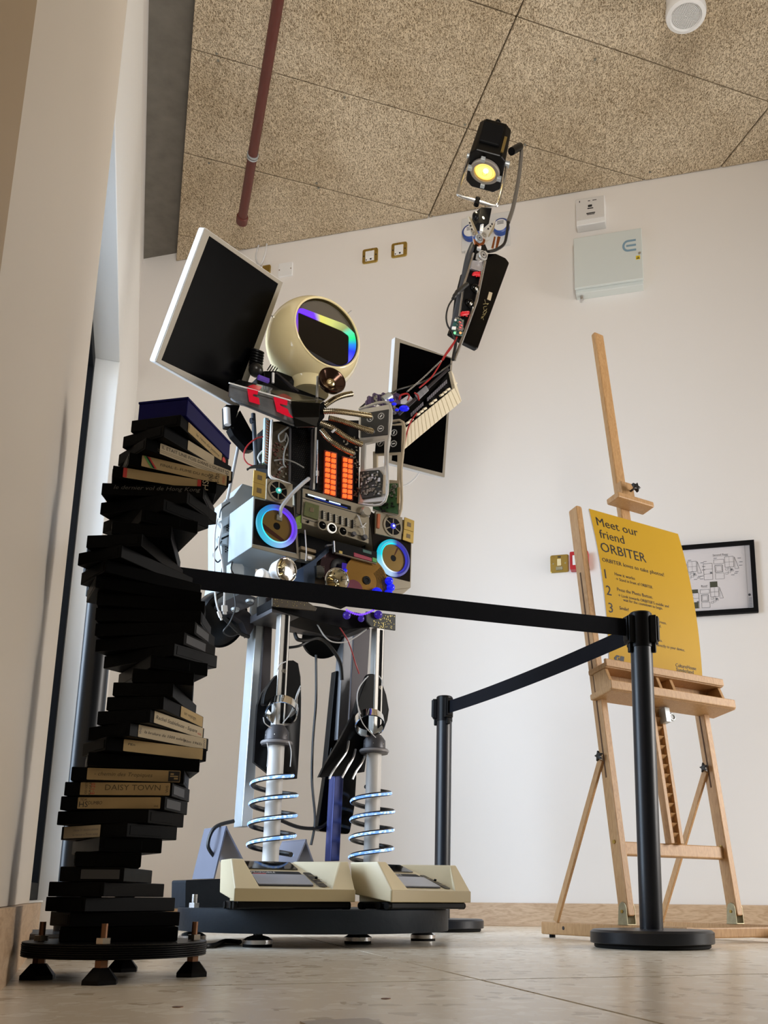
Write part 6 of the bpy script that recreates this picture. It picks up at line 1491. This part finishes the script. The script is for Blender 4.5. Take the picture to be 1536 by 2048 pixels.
# colours round the screen: measured as an angle about its centre
ctr = HFr.at(*cC(1170, 850), so)
def ang(x, y):
    q = HFr.at(*cC(x, y), so)-ctr; return (math.atan2(q.dot(UPZ), q.dot(RU))+math.pi)/(2*math.pi)
st = sorted([(ang(995, 870), (.28, .12, .14)), (ang(990, 760), (.22, .07, .35)), (ang(990, 660), (.12, .03, .7)), (ang(1000, 630), (.16, .02, 1)), (ang(1110, 672), (.16, .02, .9)), (ang(1150, 690), (.75, .70, .12)), (ang(1230, 725), (.62, .66, .18)), (ang(1300, 765), (.30, .34, .12)), (ang(1330, 785), (.10, .75, .45)), (ang(1355, 825), (.0, .85, .25)), (ang(1360, 865), (.0, .25, .8)), (ang(1360, 910), (.0, .02, 1)), (ang(1360, 980), (.10, .10, .85)), (ang(1330, 1040), (.0, .0, .05)), (ang(1180, 1000), (.0, .0, .0)), (ang(1040, 930), (.0, .0, .0))])
rb = rainbow('screen_glow', (RU, UPZ), [(p, c) for p, c in st], 1.15, radial=True, centre=ctr)
rbp = obj('light_bezel', bm, rb, head, smooth=True)
bm = BM(); prism(bm, idn, RN*.001); obj('screen', bm, mat('tube_screen', (.010, .008, .006), .10), head)
bm = BM(); lathe(bm, HC-UPZ*(HR*.97), UPZ, [(0, -.022), (.055, -.022), (.058, -.018), (.058, .0), (.066, .012), (0, .014)], 40); obj('head_base', bm, M['cream'], head, smooth=True)
for (x0, y0), (x1, y1) in (((1330, 665), (1352, 646)), ((845, 678), (832, 668))):
    bm = BM(); p, q = HFr.at(*cC(x0, y0), 0), HFr.at(*cC(x1, y1), 0); cyl(bm, p-(q-p)*1.5, q, .0022, seg=8); obj('aerial_stub', bm, M['steel'], head)

# ------------------------------------------------------------------ monitors held up as wings
def monitor(label, cpx, D, n, outer, scr, dpt, f=idp, side=True):
    n = V(n).normalized(); P = atD(*cpx, D); X = UPZ.cross(n).normalized(); W_ = n.cross(X)
    fr = Fr(P, X, W_); fr.N = n
    o = roundpoly(P2(f, 0, outer, fr), .006); bm = BM(); prism(bm, o, n*-dpt); mo = obj('monitor', bm, M['bezelw'], rob, label, bevel=.002)
    oo = P2(f, .0004, outer, fr); ii = P2(f, .0004, scr, fr); cc = sum(oo, V())/4
    oo = [p.lerp(cc, .012) for p in oo]
    bm = BM(); frame_ring(bm, oo, ii, n*.002); obj('bezel', bm, M['bezel'], mo)
    bm = BM(); prism(bm, ii, n*.0008); obj('screen', bm, M['screen'], mo)
    return fr, mo
fl, ml = monitor('large monitor raised on the side nearer the window', (440, 640), 2.47, (.875, -.349, -.335), [(409, 454), (566, 564), (477, 818), (309, 723)], [(417.5, 471.6), (555.6, 567.5), (471.2, 791.8), (321.6, 720)], .020)
fm, mr = monitor('monitor standing behind the raised keyboard arm', (845, 820), 2.95, (.44, -.848, -.295), [(530, 195), (1215, 445), (1118, 1868), (432, 1690)], [(587, 268), (1190, 455), (1090, 1810), (490, 1662)], .030, cE)
for pts in ([(550, 1245), (640, 1250), (620, 1310), (600, 1390), (555, 1380)], [(575, 1390), (640, 1420), (730, 1536), (690, 1536), (600, 1440)]):
    slab('wing_bracket', cC, pts, -.06, .03, M['black'], r=.003)
slab('wing_bracket', cC, [(640, 1280), (745, 1470), (735, 1536), (600, 1400), (605, 1350)], -.07, .03, M['black'], r=.003)
bm = BM(); cyl(bm, RF.at(*cC(555, 1270), -.05), RF.at(*cC(560, 1375), -.05), .010, seg=16); obj('bracket_sleeve', bm, M['white'], rob, smooth=True)
bm = BM(); tube(bm, [RF.at(*cA(302, 375), -.02), RF.at(*cA(322, 740), -.02)], .0065, 12, raw=True); tube(bm, [RF.at(*cA(285, 425), -.02), RF.at(*cA(300, 425), -.02)], .009, 12, raw=True); obj('support_rod', bm, mat('rod_slate', (.035, .04, .05), .4), rob, smooth=True)
for pts in ([(405, 535, .01), (330, 545, -.0), (260, 600, -.01), (235, 670, -.01), (260, 720, -.01), (300, 740, -.0)], ):
    wire('red_loop_wire', cA, pts, M['red'], .0022)
for pts in ([(410, 615, .01), (360, 640, .0), (335, 680, .0), (350, 720, .0)], [(370, 540, .0), (380, 620, .0), (345, 660, .0)]):
    wire('white_wire', cA, pts, M['cablew'], .0022)
for k in range(4): wire('bundle_wire', cA, [(258, 770-k*3, -.01), (300, 740+k*4, .0), (380, 735+k*6, .01), (400, 745+k*6, .01)], M['cable'], .0024)
bm = BM(); tube(bm, [RF.at(*cA(205, 560), -.12), RF.at(*cA(120, 980), -.12)], .005, 8, raw=True); obj('rear_conduit', bm, mat('conduit', (.35, .35, .36), .4), rob, smooth=True)

# ------------------------------------------------------------------ raised arm: keyboard upper arm
kf = .045
bed = slab('keyboard_bed', cE, [(640, 1260), (820, 1130), (1175, 600), (1225, 640), (1240, 790), (1180, 830), (660, 1300)], kf-.008, .02, M['blackm'])
slab('keyboard_frame', cE, [(480, 1170), (560, 1040), (720, 960), (1150, 560), (1200, 600), (800, 1010), (700, 1150), (600, 1230)], kf-.02, .02, M['black'])
NK = 15
B0, B1, T0, T1 = (640, 1530), (1316, 965), (640, 1290), (1235, 800)
lerp2 = lambda a, b, t_: (a[0]+(b[0]-a[0])*t_, a[1]+(b[1]-a[1])*t_)
for k in range(NK):
    u0, u1 = k/NK+.004, (k+1)/NK-.004
    q = [lerp2(T0, T1, u0), lerp2(T0, T1, u1), lerp2(B0, B1, u1), lerp2(B0, B1, u0)]
    kk = slab('piano_key', cE, q, kf+.006, .016, M['key'], bed, bevel=.001)
    m0, m1 = lerp2(q[0], q[3], .86), lerp2(q[1], q[2], .86)
    if k % 7 not in (2, 6):
        p_ = lerp2(T0, T1, (k+1)/NK); c = RF.at(*cE(p_[0]-14, p_[1]-34), kf+.004); d_ = RF.at(*cE(p_[0]+22, p_[1]-52), kf+.004)
        bm = BM(); bar(bm, c, d_, .007, .010, UPZ); obj('black_key_end', bm, M['key'], bed, bevel=.0015)
slab('keyboard_cheek', cE, [(1195, 590), (1225, 640), (1320, 955), (1312, 965), (1240, 800)], kf+.008, .02, M['key'], bed)
for k in range(20):
    u = k/20; a = lerp2((720, 1125), (1150, 720), u); b = lerp2((745, 1105), (1180, 690), u)
    if 6 < k < 9: continue
    slab('key_spring', cE, [(a[0], a[1]-24), (a[0]+16, a[1]-38), (a[0]+20, a[1]+6), (a[0]+2, a[1]+18)], kf-.005, .003, mat('spring_grey', (.20, .19, .22), .4, .4), bed, bevel=0)
slab('keyboard_rail', cE, [(560, 1100), (1160, 560), (1180, 585), (590, 1130)], kf-.004, .006, M['darkm'], bed)
slab('rail_plate', cE, [(770, 880), (900, 770), (935, 830), (810, 950)], kf+.0, .004, mat('plate_scuffed', (.25, .25, .27), .4, .4, var=.6, vs=60), bed)
slab('white_bracket', cE, [(590, 950), (700, 880), (770, 960), (680, 1000), (600, 990)], kf-.01, .006, mat('bracket_pale', (.45, .45, .47), .5), bed)
wire('bead_chain', cE, [(670, 850, .05), (760, 780, .05), (900, 650, .05), (1000, 550, .05), (1080, 480, .05)], mat('chain_dull', (.12, .12, .12), .4, .6), .0022)
bm = BM()
for k in range(26):
    u = k/25; p_ = lerp2((690, 835), (1075, 485), u); ball(bm, RF.at(*cE(p_[0], p_[1]+8*math.sin(u*3.1)), .054), .0030, 8, 6)
obj('chain_bead', bm, M['steel'], rob, kind='stuff')
wire('red_arm_wire', cE, [(640, 1500, .07), (670, 1340, .07), (720, 1200, .07), (790, 1100, .06)], M['red'], .0026)
wire('red_arm_wire', cE, [(820, 800, .055), (950, 690, .055), (1040, 560, .055), (1130, 400, .04), (1230, 260, .03), (1260, 200, .02)], M['red'], .0026)
wire('red_arm_wire', cE, [(580, 940, .05), (600, 890, .06), (670, 870, .06), (700, 900, .06), (680, 950, .055)], M['red'], .003)
wire('red_arm_wire', cE, [(760, 860, .055), (800, 890, .06), (815, 950, .055)], M['red'], .003)
wire('black_arm_cable', cE, [(120, 1040, .0), (290, 905, .02), (400, 888, .03), (500, 860, .03), (580, 820, .04), (760, 770, .045), (900, 715, .045), (1100, 590, .045), (1190, 520, .03)], M['cable'], .003)
random.seed(9)
clutter('shoulder_part', cE, 190, 560, 900, 1130, .03, 46, mat('violet_part', (.09, .06, .13), .35, .3), rob, .006, .018, .014)
clutter('shoulder_part', cE, 220, 540, 910, 1120, .034, 16, M['comp'], rob, .004, .012, .014)
bm = BM(); cyl(bm, RF.at(*cE(380, 960), .04), RF.at(*cE(470, 900), .04), .014, seg=18); obj('shoulder_motor', bm, M['galv'], rob, smooth=True)
for x, y, r in ((522, 992, .006), (555, 1062, .005), (640, 1045, .012), (490, 945, .006)):
    c = RF.at(*cE(x, y), .06); bm = BM(); ball(bm, c, r, 12, 8, (1.4, 1, .8)); obj('blue_led', bm, M['ledb'], rob, smooth=True)

# ------------------------------------------------------------------ raised arm: forearm with claw
slab('forearm_panel', cI, [(590, 640), (740, 640), (870, 700), (918, 765), (500, 1905), (310, 1810), (130, 1690), (170, 1580), (400, 900), (560, 720)], -.02, .02, M['blackg'], r=.006, bevel=.003)
slab('panel_label', cI, [(650, 1145), (695, 1160), (668, 1265), (622, 1245)], -.0194, .0006, M['paperw'])
hw = BM()
for pts in ([(590, 1250), (600, 1300), (570, 1310), (640, 1300), (620, 1320)], [(615, 1340), (575, 1350), (590, 1400), (620, 1370)], [(600, 1390), (570, 1420), (585, 1440), (615, 1410), (600, 1390)], [(560, 1450), (600, 1440), (545, 1500), (560, 1470), (575, 1520)]):
    tube(hw, [RF.at(*cI(x, y), -.019) for x, y in pts], .0011, 4, 4)
obj('handwriting', hw, mat('gold_ink', (.25, .20, .08), .4), rob)
for (a, b, o, r) in (((590, 740), (545, 960), .02, .006), ((545, 960), (480, 1270), .02, .006), ((480, 1270), (330, 1680), .02, .006), ((330, 1680), (190, 2048), .02, .006)):
    bm = BM(); tube(bm, [RF.at(*cI(*a), o), RF.at(*cI(*b), o)], r, 8, raw=True); obj('forearm_rail', bm, M['steel'], rob, smooth=True)
for (a, b) in (((440, 640), (380, 850)), ((380, 850), (310, 1070)), ((310, 1070), (250, 1480))):
    bm = BM(); tube(bm, [RF.at(*cI(*a), .01), RF.at(*cI(*b), .01)], .0045, 8, raw=True); obj('forearm_rail', bm, M['steel'], rob, smooth=True)
bm = BM(); tube(bm, [RF.at(*cI(*p), .0) for p in ((440, 520), (370, 700), (300, 1050), (210, 1450), (170, 1640))], .011, 10); obj('forearm_strut', bm, mat('rod_slate', (.035, .04, .05), .4), rob, smooth=True)
slab('camera_block', cI, [(380, 830), (560, 880), (490, 1200), (400, 1440), (270, 1400), (300, 1150)], .01, .05, M['blackm'], r=.004)
for x, y in ((458, 1108), (388, 1306)):
    c = RF.at(*cI(x, y), .012); bm = BM(); lathe(bm, c, RN-UPZ*.5, [(0, .012), (.010, .011), (.016, .006), (.018, 0), (.018, -.01), (0, -.01)], 24); o = obj('camera_lens', bm, M['blackg'], rob, smooth=True)
    bm = BM(); ball(bm, c+(RN-UPZ*.5)*.006, .008, 14, 10); obj('lens_glass', bm, M['chrome'], o, smooth=True)
for cx, cy in ((480, 915), (330, 1440)):
    for k in range(9):
        pts = [(cx+random.uniform(-55, 55), cy+random.uniform(-35, 35), .018) for _ in range(4)]
        wire('red_wire', cI, pts, mat('red_bright', (.62, .01, .02), .35), .0022, rob)
slab('claw_base', cI, [(430, 730), (580, 740), (560, 880), (410, 835)], .02, .03, mat('base_silver', (.50, .48, .50), .3, .6), r=.002)
def hub(x, y, r, off, m=M['alu']):
    c = RF.at(*cI(x, y), off); bm = BM(); lathe(bm, c, RN, [(0, 0), (r, 0), (r, .006), (r*.85, .007), (0, .007)], 32); o = obj('pivot_hub', bm, m, rob, smooth=True)
    bm = BM(); ringband(bm, c+RN*.007, RN, r*.72, r*.62, .0008, 28); obj('hub_ring', bm, M['darkm'], o)
    bm = BM(); cyl(bm, c+RN*.007, c+RN*.009, r*.2, seg=12); obj('hub_screw', bm, M['darkm'], o); return o
slab('hub_plate', cI, [(500, 630), (600, 600), (640, 640), (620, 720), (540, 735), (490, 700)], .028, .01, M['alu'])
slab('claw_column', cI, [(460, 480), (590, 500), (640, 620), (560, 760), (470, 760)], .01, .03, M['blackm'], r=.004)
hub(560, 672, .0185, .034); hub(508, 448, .0165, .044, mat('hub_blue_steel', (.62, .68, .74), .25, .7))
slab('claw_copper', cI, [(455, 440), (470, 510), (520, 535), (590, 520), (600, 450), (560, 430), (560, 490), (480, 480)], .036, .008, M['copper'], r=.002)
c1 = slab('claw_finger', cI, [(364, 140), (380, 150), (470, 370), (455, 410), (420, 400)], .046, .004, M['alu'], r=.002); slab('claw_finger_side', cI, [(385, 150), (420, 180), (510, 380), (470, 390)], .038, .006, mat('claw_tan', (.34, .29, .20), .4, .5))
slab('claw_finger', cI, [(735, 195), (740, 205), (640, 400), (600, 450), (520, 400), (570, 360)], .046, .004, M['alu'], r=.002); slab('claw_finger_side', cI, [(735, 230), (715, 330), (650, 420), (640, 380)], .038, .006, mat('claw_tan', (.34, .29, .20), .4, .5))
slab('claw_tail', cI, [(436, 400), (455, 520), (440, 470)], .046, .004, M['alu']); slab('claw_tail', cI, [(675, 450), (640, 470), (580, 525), (610, 460)], .046, .004, M['alu'])
for x, y in ((438, 368), (584, 390)):
    c = RF.at(*cI(x, y), .0505); bm = BM(); ringband(bm, c-RN*.0, RN, .0095, .0070, .002, 24); cyl(bm, c-RN*.002, c+RN*.002, .004, seg=12); obj('finger_pivot', bm, M['steel'], rob)
for x, y in ((395, 235), (407, 272), (422, 320), (690, 250), (668, 280), (640, 312)):
    c = RF.at(*cI(x, y), .0502); bm = BM(); cyl(bm, c-RN*.002, c+RN*.0004, .0036, seg=10); obj('finger_hole', bm, M['darkm'], rob)
slab('lamp_clamp', cI, [(540, 30), (685, 40), (645, 250), (510, 235)], .02, .05, M['blackm'], r=.003)
c = RF.at(*cI(572, 170), .0205); bm = BM(); cyl(bm, c, c+RN*.0008, .006, .006, 16); obj('clamp_mark', bm, M['white'], rob)
bm = BM(); c = RF.at(*cI(470, 150), .02); ball(bm, c, .016, 14, 10, (.8, .8, 1.2)); obj('clamp_knob', bm, M['black'], rob, smooth=True)
bm = BM(); cyl(bm, RF.at(*cI(555, 250), .01), RF.at(*cI(545, 360), .01), .007, seg=12); cyl(bm, RF.at(*cI(520, 540), .02), RF.at(*cI(512, 590), .02), .008, seg=12); obj('arm_pin', bm, M['white'], rob, smooth=True)
slab('copper_plate', cI, [(720, 410), (738, 420), (710, 575), (682, 565)], -.01, .004, M['copper']); slab('copper_plate', cI, [(765, 410), (805, 420), (765, 560), (735, 575)], -.01, .004, M['copper'])
bd3 = slab('driver_board', cI, [(195, 1500), (320, 1510), (300, 1730), (190, 1715), (165, 1600)], .034, .004, mat('pcb_teal', (.02, .09, .085), .4, var=.5, vs=120))
clutter('driver_part', cI, 190, 300, 1500, 1700, .034, 24, M['comp'], bd3, .003, .008)
slab('driver_white', cI, [(168, 1600), (216, 1605), (212, 1645), (165, 1638)], .042, .006, M['white'], bd3); slab('driver_display', cI, [(255, 1540), (310, 1545), (300, 1660), (245, 1650)], .040, .004, mat('disp_grey', (.18, .12, .12), .4), bd3)
bm = BM()
for k, (x, y) in enumerate(((265, 1545), (285, 1590), (270, 1620))): box(bm, RF.at(*cI(x, y), .0445), (.008, .0006, .003), (RU, RN, UPZ))
obj('display_digit', bm, mat('digit_red', (.5, .05, .05), .3, emit=(1, .12, .1), es=1.2), bd3, kind='stuff')
for x, y, m_ in ((195, 1690, mat('led_green', (.1, .5, .15), .3, emit=(.2, 1, .35), es=1.2)), (270, 1690, mat('led_orange', (.5, .2, .1), .3, emit=(1, .35, .1), es=1.0)), (203, 1520, M['white'])):
    bm = BM(); ball(bm, RF.at(*cI(x, y), .042), .0045, 10, 8); obj('driver_led', bm, m_, bd3, smooth=True)
bm = BM(); tube(bm, [RF.at(*cI(*p), .03) for p in ((360, 1045), (280, 1110), (210, 1180), (170, 1240))], [.008, .009, .010, .008, .006], 8); obj('cable_sleeve', bm, M['cable'], rob, smooth=True)
wire('arm_cable', cI, [(170, 1240, .03), (110, 1340, .03), (82, 1470, .03), (100, 1590, .03), (160, 1680, .03), (200, 1780, .03)], M['cable'], .0032)
wire('arm_cable', cI, [(205, 1770, .02), (205, 1850, .02), (185, 1960, .02), (170, 2048, .02)], M['cable'], .006)
wire('red_arm_wire', cI, [(225, 1745, .03), (160, 1870, .03), (80, 1980, .03), (40, 2048, .03)], M['red'], .0026)

# ------------------------------------------------------------------ lamp on the raised arm
LC_ = RF.at(*cJ(675, 1075), .06); LD_ = V((-.21, -.04, -.98)).normalized()
LX = V((.97, .10, 0)); LX = (LX-LD_*LX.dot(LD_)).normalized()
LY = LX.cross(LD_).normalized()
if LY.y > 0: LY = -LY
def lpnt(x, y, d): return LC_+LX*x+LY*y+LD_*d
def octo(w_, ht, hb_, c_, d): return [lpnt(x, y, d) for x, y in ((-w_, -hb_+c_*1.2), (-w_+c_*1.2, -hb_), (w_-c_*1.2, -hb_), (w_, -hb_+c_*1.2), (w_, ht-c_), (w_-c_, ht), (-w_+c_, ht), (-w_, ht-c_))]
bm = BM(); hexa(bm, octo(.068, .080, .098, .020, -.004), octo(.060, .085, .080, .022, -.150)); lb = obj('lamp_body', bm, mat('lamp_black', (.003, .0028, .0025), .32, spec=.2), rob, bevel=.005, label='black stage lamp held up by the claw')
bm = BM(); box(bm, lpnt(-.006, .084, -.085), (.078, .095, .016), (LX, LD_, LY)); obj('lamp_top_cover', bm, M['blackm'], lb, bevel=.006)
bm = BM(); lathe(bm, lpnt(0, 0, 0), LD_, [(.041, -.002), (.056, -.002), (.057, .006), (.053, .010), (.042, .010), (.041, -.002)], 48); obj('lens_ring', bm, mat('ring_grey', (.30, .27, .24), .4, .4), lb, smooth=True)
bm = BM(); lathe(bm, lpnt(0, 0, 0), LD_, [(0, .013), (.013, .012), (.027, .008), (.037, .003), (.0415, -.001)], 40); obj('lens', bm, M['lens'], lb, smooth=True)
for k in range(5):
    bm = BM(); torus(bm, lpnt(0, 0, .0125-k*.0022), LD_, (.009+k*.0072), .0009, 36, 5); obj('lens_ridge', bm, mat('lens_ridge', (.4, .28, .05), .3, emit=(.85, .42, .06), es=1.1), lb)
bm = BM(); ball(bm, lpnt(.003, .012, .008), .010, 12, 8); obj('bulb', bm, M['bulb'], lb, smooth=True)
for x, y in ((.0, -.060), (-.014, .060), (.057, -.008), (-.057, .006)):
    bm = BM(); box(bm, lpnt(x, y, .010), (.016, .016, .014), (LX, LY, LD_)); obj('ring_clip', bm, M['galv'], lb, bevel=.001)
bm = BM(); cyl(bm, lpnt(.0, .04, -.145), lpnt(.0, .04, -.168), .018, .014, 18); cyl(bm, lpnt(.0, .04, -.168), lpnt(.002, .04, -.185), .006, seg=10); obj('lamp_knob_base', bm, M['black'], lb, smooth=True)
bm = BM(); ball(bm, lpnt(.003, .04, -.190), .011, 12, 8); obj('lamp_knob', bm, M['black'], lb, smooth=True)
bm = BM(); box(bm, lpnt(.048, .084, -.055), (.010, .070, .006), (LX, LD_, LY)); obj('vent_strip', bm, mat('vent_gold', (.14, .09, .02), .4), lb)
yk = [lpnt(-.072, .0, -.045), lpnt(-.076, .0, .03), lpnt(-.077, .0, .120), lpnt(-.071, .0, .136), lpnt(-.03, .0, .139), lpnt(.03, .0, .141), lpnt(.066, .0, .139), lpnt(.077, .0, .125), lpnt(.078, .0, .02), lpnt(.072, .0, -.055)]
bm = BM(); tube(bm, yk, .0052, 8, 4); obj('lamp_yoke', bm, M['chrome'] if 0 else M['steel'], lb, smooth=True)
bm = BM(); cyl(bm, lpnt(.062, .0, -.055), lpnt(.082, .0, -.055), .012, seg=16); cyl(bm, lpnt(-.064, .0, -.045), lpnt(-.080, .0, -.045), .010, seg=16); obj('yoke_bolt', bm, M['galv'], lb, smooth=True)
bm = BM(); cyl(bm, lpnt(.0, .0, .128), lpnt(.0, .0, .158), .010, seg=14); obj('yoke_screw', bm, M['black'], rob, smooth=True)
wire('lamp_cable', cD, [(1122, 330, .0), (1140, 296, .0), (1158, 330, .0), (1150, 450, .0), (1130, 600, .0), (1090, 800, .0), (1050, 920, .0)], mat('lamp_cable', (.16, .145, .125), .35, .3), .0085)
wire('lamp_cable', cD, [(1050, 920, .0), (1038, 1020, .0), (1015, 1100, .0), (950, 1145, .0), (890, 1160, .01)], M['cable'], .006)
bm = BM(); cyl(bm, RF.at(*cJ(1180, 700), .02), RF.at(*cJ(1340, 605), .0), .015, seg=14); obj('cable_boot', bm, M['black'], rob, smooth=True)
l_ = bpy.data.lights.new('lamp_beam', 'SPOT'); l_.energy = 6; l_.color = (1, .82, .5); l_.spot_size = R(70); l_.shadow_soft_size = .03
lo_ = bpy.data.objects.new('lamp_beam', l_); COL.objects.link(lo_); lo_.location = lpnt(0, 0, .05); lo_.rotation_euler = LD_.to_track_quat('-Z', 'Y').to_euler()

# loose cables at the feet
wire('floor_cable', idp, [(632, 1310, -.1), (632, 1400, -.1), (626, 1480, -.1), (624, 1560, -.1), (630, 1640, -.1), (622, 1690, -.1)], M['cable'], .0042)
wire('floor_cable', idp, [(468, 1642, -.14), (430, 1655, -.14), (416, 1690, -.14), (430, 1715, -.14)], M['cable'], .0055)
wire('floor_cable', idp, [(560, 1640, -.1), (600, 1655, -.1), (640, 1655, -.1), (665, 1635, -.1)], M['cable'], .0055)
wire('frame_cable', cF, [(700, 290, -.06), (720, 330, -.05), (780, 335, -.05), (860, 320, -.06), (930, 370, -.06), (1000, 480, -.06), (1015, 600, -.06)], M['cable'], .006)
wire('frame_cable', cF, [(660, 385, -.06), (740, 370, -.05), (820, 320, -.06)], M['cable'], .004)
wire('frame_cable', cF, [(850, 230, .0), (900, 310, .02), (960, 348, .02), (1060, 340, .02), (1180, 262, .03)], M['cablew'], .0022)
wire('frame_cable', cF, [(1000, 250, .02), (1060, 350, .02), (1105, 490, .0), (1130, 560, .0)], M['red'], .0022)
wire('frame_cable', cK, [(240, 1720, -.1), (350, 1830, -.1), (450, 1920, -.1), (545, 1960, -.1)], M['cable'], .006)
bm = BM(); pts = []
for px, py in ((352, 1886), (400, 1892), (430, 1890), (450, 1882), (480, 1884)):
    q = atz(px, py, .006); pts.append(V((q.x, q.y, .006)))
tube(bm, pts, .006, 8); obj('floor_cable', bm, M['cable'], rob, smooth=True)
